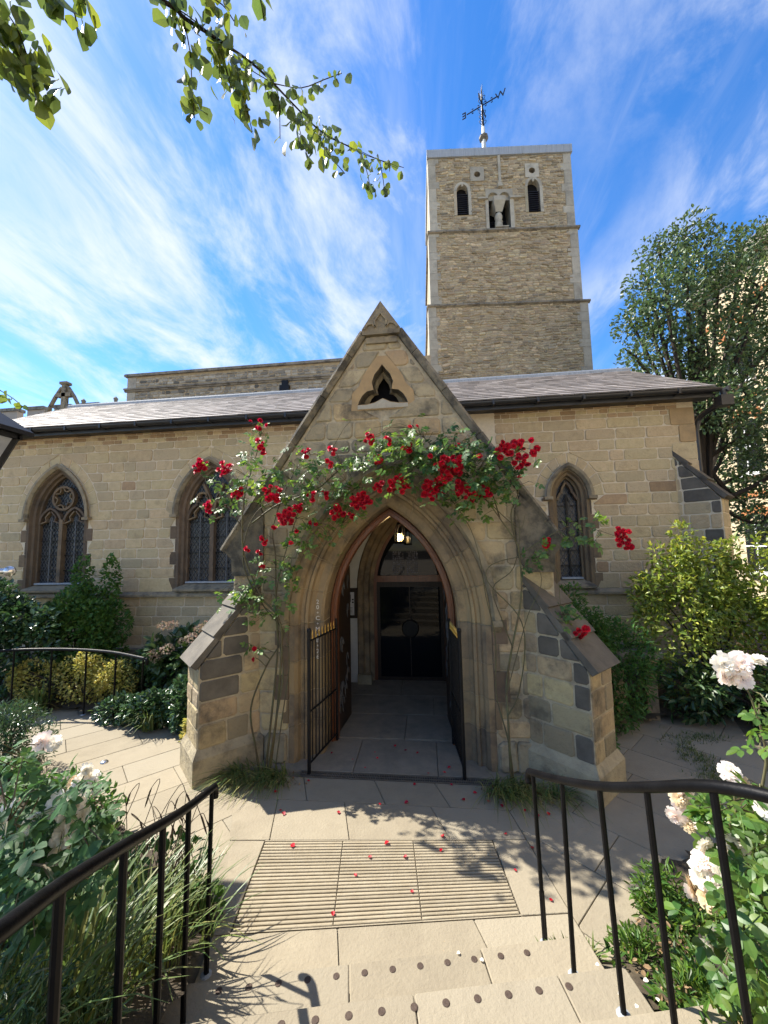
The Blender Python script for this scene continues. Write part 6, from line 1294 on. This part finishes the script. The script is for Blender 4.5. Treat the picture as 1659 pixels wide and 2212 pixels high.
rosebush('white and blush rose bush right of the right handrail', (1.75, 1.75, .45),
    [(1562, 1434, 1.95, W_, .95), (1590, 1440, 1.95, F_, .7), (1600, 1432, 1.95, B_, 1.0), (1628, 1428, 1.95, W_, 1.05), (1560, 1458, 1.95, B_, .9), (1580, 1462, 1.95, B_, .8), (1605, 1470, 1.95, B_, .75), (1640, 1424, 1.95, W_, .7), (1576, 1668, 2.05, B_, 1.05), (1600, 1690, 2.05, F_, .85), (1582, 1692, 2.05, F_, .8), (1478, 1708, 2.15, B_, 1.0), (1466, 1722, 2.15, F_, .8), (1474, 1742, 2.15, B_, .8), (1460, 1762, 2.15, B_, .85), (1485, 1782, 2.12, F_, .7), (1530, 1788, 2.0, W_, 1.2), (1522, 1825, 2.0, W_, 1.0), (1590, 1818, 1.9, W_, 1.05), (1612, 1822, 1.9, W_, 1.0), (1644, 1826, 1.85, W_, 1.0), (1568, 1836, 1.92, W_, .8), (1518, 1858, 1.98, B_, 1.25), (1540, 1882, 1.95, B_, 1.3), (1520, 1895, 1.95, W_, 1.1), (1560, 1878, 1.92, W_, 1.0), (1490, 1912, 2.0, F_, .9), (1500, 1925, 2.0, B_, .8), (1545, 1930, 1.9, W_, 1.0), (1530, 1945, 1.9, F_, .8), (1549, 2036, 1.75, W_, 1.25), (1655, 1745, 1.8, W_, .8)],
    [(1600, 1770, 1.95, 50, 50, 34), (1630, 1860, 1.8, 45, 60, 34), (1590, 1940, 1.8, 50, 60, 36), (1640, 2020, 1.6, 40, 70, 34), (1600, 2080, 1.6, 50, 60, 26), (1540, 1760, 2.0, 35, 40, 16), (1645, 1580, 1.9, 22, 40, 8), (1620, 1710, 1.9, 40, 25, 14), (1640, 2150, 1.45, 40, 50, 22), (1650, 1530, 1.9, 25, 25, 6), (1500, 1730, 2.1, 20, 25, 6), (1560, 1990, 1.8, 40, 40, 14)], 'leaf_rose_bright',
    [((1640, 1900, 1.85), (1655, 1650, 1.9), (1630, 1530, 1.93), (1595, 1450, 1.95)), ((1600, 1850, 1.95), (1590, 1750, 2.0), (1580, 1680, 2.04)), ((1580, 1880, 1.95), (1520, 1780, 2.1), (1475, 1720, 2.14)), ((1620, 1980, 1.8), (1570, 1920, 1.9), (1530, 1880, 1.95)), ((1640, 2050, 1.65), (1580, 2040, 1.72)), ((1650, 1950, 1.75), (1640, 1840, 1.85))])
# ---------------------------------------------------------------- sedge and low growth beside the steps
sg = root('pendulous_sedge', 'tall sedge with drooping brown seed heads behind the left handrail', 'grass', (-1.65, 2.0, .35))
for k, (x, y, n, h) in enumerate(((-1.62, 2.15, 150, .62), (-1.75, 1.8, 170, .72), (-1.55, 1.6, 150, .72), (-1.5, 1.25, 110, .7), (-1.95, 2.3, 70, .5), (-1.58, 2.5, 60, .42))):
    foliage('blades', blades((x, y, ramp(x, y)-.02), n, h, .42, lean=.75, w=.016, seg=5, rad=.2), 'blade', sg)
for i, (u, v, D) in enumerate([(c[0], c[1], random.uniform(2.15, 2.5)) for c in ((270, 1720), (300, 1700), (345, 1690), (365, 1735), (385, 1700), (402, 1712), (330, 1745), (285, 1760), (415, 1745), (430, 1760), (355, 1770), (390, 1790), (310, 1790), (340, 1800), (420, 1800), (250, 1740), (408, 1830), (375, 1830), (435, 1715), (395, 1765))]):
    top = pd(u, v, D); b = Vector((-1.7+random.uniform(-.15, .25), 2.1+random.uniform(-.3, .4), .25)); s = random.choice((-1, 1)); q = top+Vector((s*.05, 0, -.03)); e = top+Vector((s*random.uniform(.06, .10), 0, -random.uniform(.09, .16)))
    P = smooth_path([b, b.lerp(top, .6)+Vector((0, 0, .08)), top, q, e], 4); n = len(P); obj('seed_head', tube(P, [.0022 if i_ < n*.72 else .0052 for i_ in range(n-1)]+[.0012], 5), 'seed_head', sg)
shrub('rosemary', 'grey green needle-leaved herb at the bottom left corner', 'herb', [(-1.45, 1.15, .95, .28, .25, .22), (-1.35, 1.4, .72, .22, .2, .2), (-1.65, 1.35, .85, .3, .25, .2), (-1.25, .95, 1.05, .2, .2, .2)], 2600, .05, 'leaf_gloss', (-1.5, 1.2, .6), wid=.16, up=.4)
shrub('leafy_underplanting', 'low dark leaves at the foot of the left white roses', 'ground cover', lump(-2.6, 2.3, .5, .6, .5, .3, 5)+lump(-2.0, 2.75, .2, .4, .3, .22, 4)+lump(-3.2, 3.2, .25, .6, .4, .3, 5)+lump(-1.62, 2.75, .06, .14, .12, .1, 3), 4200, .07, 'leaf_fern', (-2.5, 2.5, .2), wid=.5)
rc = []
for i in range(26):
    x, y = random.uniform(1.12, 2.3), random.uniform(1.5, 3.4)
    if inside(BED_R, x, y): rc.append((x, y, ramp(x, y)+.03, .2, .2, .10))
shrub('flowering_weeds', 'sunlit low weeds and ground cover in the right bed by the steps', 'ground cover', rc+lump(1.5, 3.05, .1, .16, .16, .2, 4)+lump(1.25, 2.72, .05, .14, .13, .09, 4), 7500, .055, 'leaf_rose_bright', (1.6, 2.6, .1), wid=.28, stems=4)
n = 900; X = rng.uniform(1.08, 2.0, n); Y = rng.uniform(1.6, 3.1, n); k = np.array([inside(BED_R, a, b) for a, b in zip(X, Y)]); X, Y = X[k], Y[k]
P = np.stack([X, Y, np.array([ramp(a, b) for a, b in zip(X, Y)])+.03+rng.random(len(X))*.05], 1); n = len(P)
tag(obj('leaf_litter', leaf_cloud(P, unit(n)*.5+np.array([0, 0, 1]), unit(n), rng.uniform(.02, .05, n), .5), 'litter'), 'dry brown leaf litter and spent petals over the right bed', 'leaf litter', kind='stuff')
rd = [(random.uniform(2.2, 4.6), random.uniform(1.0, 3.6)) for i in range(34)]; rd = [(x, y, ramp(x, y)+.05, .3, .3, .16) for x, y in rd if inside(BED_R, x, y)]
shrub('bed_planting', 'low green planting farther along the right bed', 'ground cover', rd, 4200, .08, 'leaf_fern', (3.2, 2.6, .1), wid=.4, stems=4)
ld = [(random.uniform(-6.5, -2.6), random.uniform(.8, 3.6)) for i in range(34)]; ld = [(x, y, ramp(x, y)+.05, .32, .32, .18) for x, y in ld if inside(BED_L, x, y)]
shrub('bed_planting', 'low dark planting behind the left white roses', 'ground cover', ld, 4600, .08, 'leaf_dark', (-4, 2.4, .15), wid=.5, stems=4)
foliage_edge = [blades((x, y, 0), 10, .09, .07, w=.012, seg=3, rad=.05) for x, y in [(sp(1.15+.3*random.random(), 2.46+.03*random.random())) for i in range(16)]]
tag(obj('edge_weeds', join(foliage_edge), 'blade'), 'small leafy weeds growing along the lowest step at right', 'weeds', kind='stuff')
# ---------------------------------------------------------------- fallen petals
pm = mesh('petal', [(0, -.016, .002), (.013, -.006, .008), (.014, .008, .011), (0, .018, .006), (-.014, .008, .012), (-.013, -.006, .008), (0, .0, .001)], [(0, 1, 6), (1, 2, 6), (2, 3, 6), (3, 4, 6), (4, 5, 6), (5, 0, 6)], 'petal_red')
c3 = lambda x, y: (431.3+.48*x, 1592.6+.48*y)
def petals(lst, lab, z=.004):
    for x, y in lst:
        p = px(*c3(x, y), 'z', z); o = inst('rose_petal', pm, None, p, (random.uniform(-.2, .2), random.uniform(-.2, .2), random.random()*6), random.uniform(.75, 1.35)); tag(o, lab, 'petal', 'fallen red rose petals')
petals([(595, 72), (790, 68), (928, 60), (980, 72), (745, 138), (1028, 163), (1103, 160), (1123, 138), (800, 95), (690, 100), (880, 40)], 'red rose petal fallen on the stone porch floor', .016)
petals([(967, 214), (490, 198), (418, 185), (343, 247), (1240, 252), (1324, 225), (1357, 247), (1360, 310), (1462, 330), (1570, 347), (811, 302), (626, 341), (1132, 215), (1187, 282), (930, 296), (208, 236), (1300, 290), (1520, 355)], 'red rose petal fallen on the shaded paving before the porch')
petals([(418, 489), (1086, 510), (765, 541), (925, 540), (842, 478), (955, 696), (600, 796), (700, 620)], 'red rose petal fallen on the grooved stone grating', .006)
petals([(362, 330), (378, 346), (1093, 446), (1376, 436), (1495, 498), (1582, 733), (12, 577), (1420, 600)], 'red rose petal fallen on the sunlit paving')
wm = mesh('petal', *( [ [tuple(v.co) for v in pm.vertices], [tuple(p.vertices) for p in pm.polygons] ] ), 'petal_white')
for u, v, z, in ((1290, 2085, .3), (1340, 2150, .3), (1395, 2120, .45), (1420, 2160, .45), (1040, 2075, .15), (990, 2060, .15), (1375, 2175, .45)):
    p = px(u, v, 'z', z+.004); tag(inst('rose_petal', wm, None, p, (0, 0, random.random()*6), random.uniform(.5, .8)), 'white rose petal fallen on the steps', 'petal', 'fallen white rose petals')
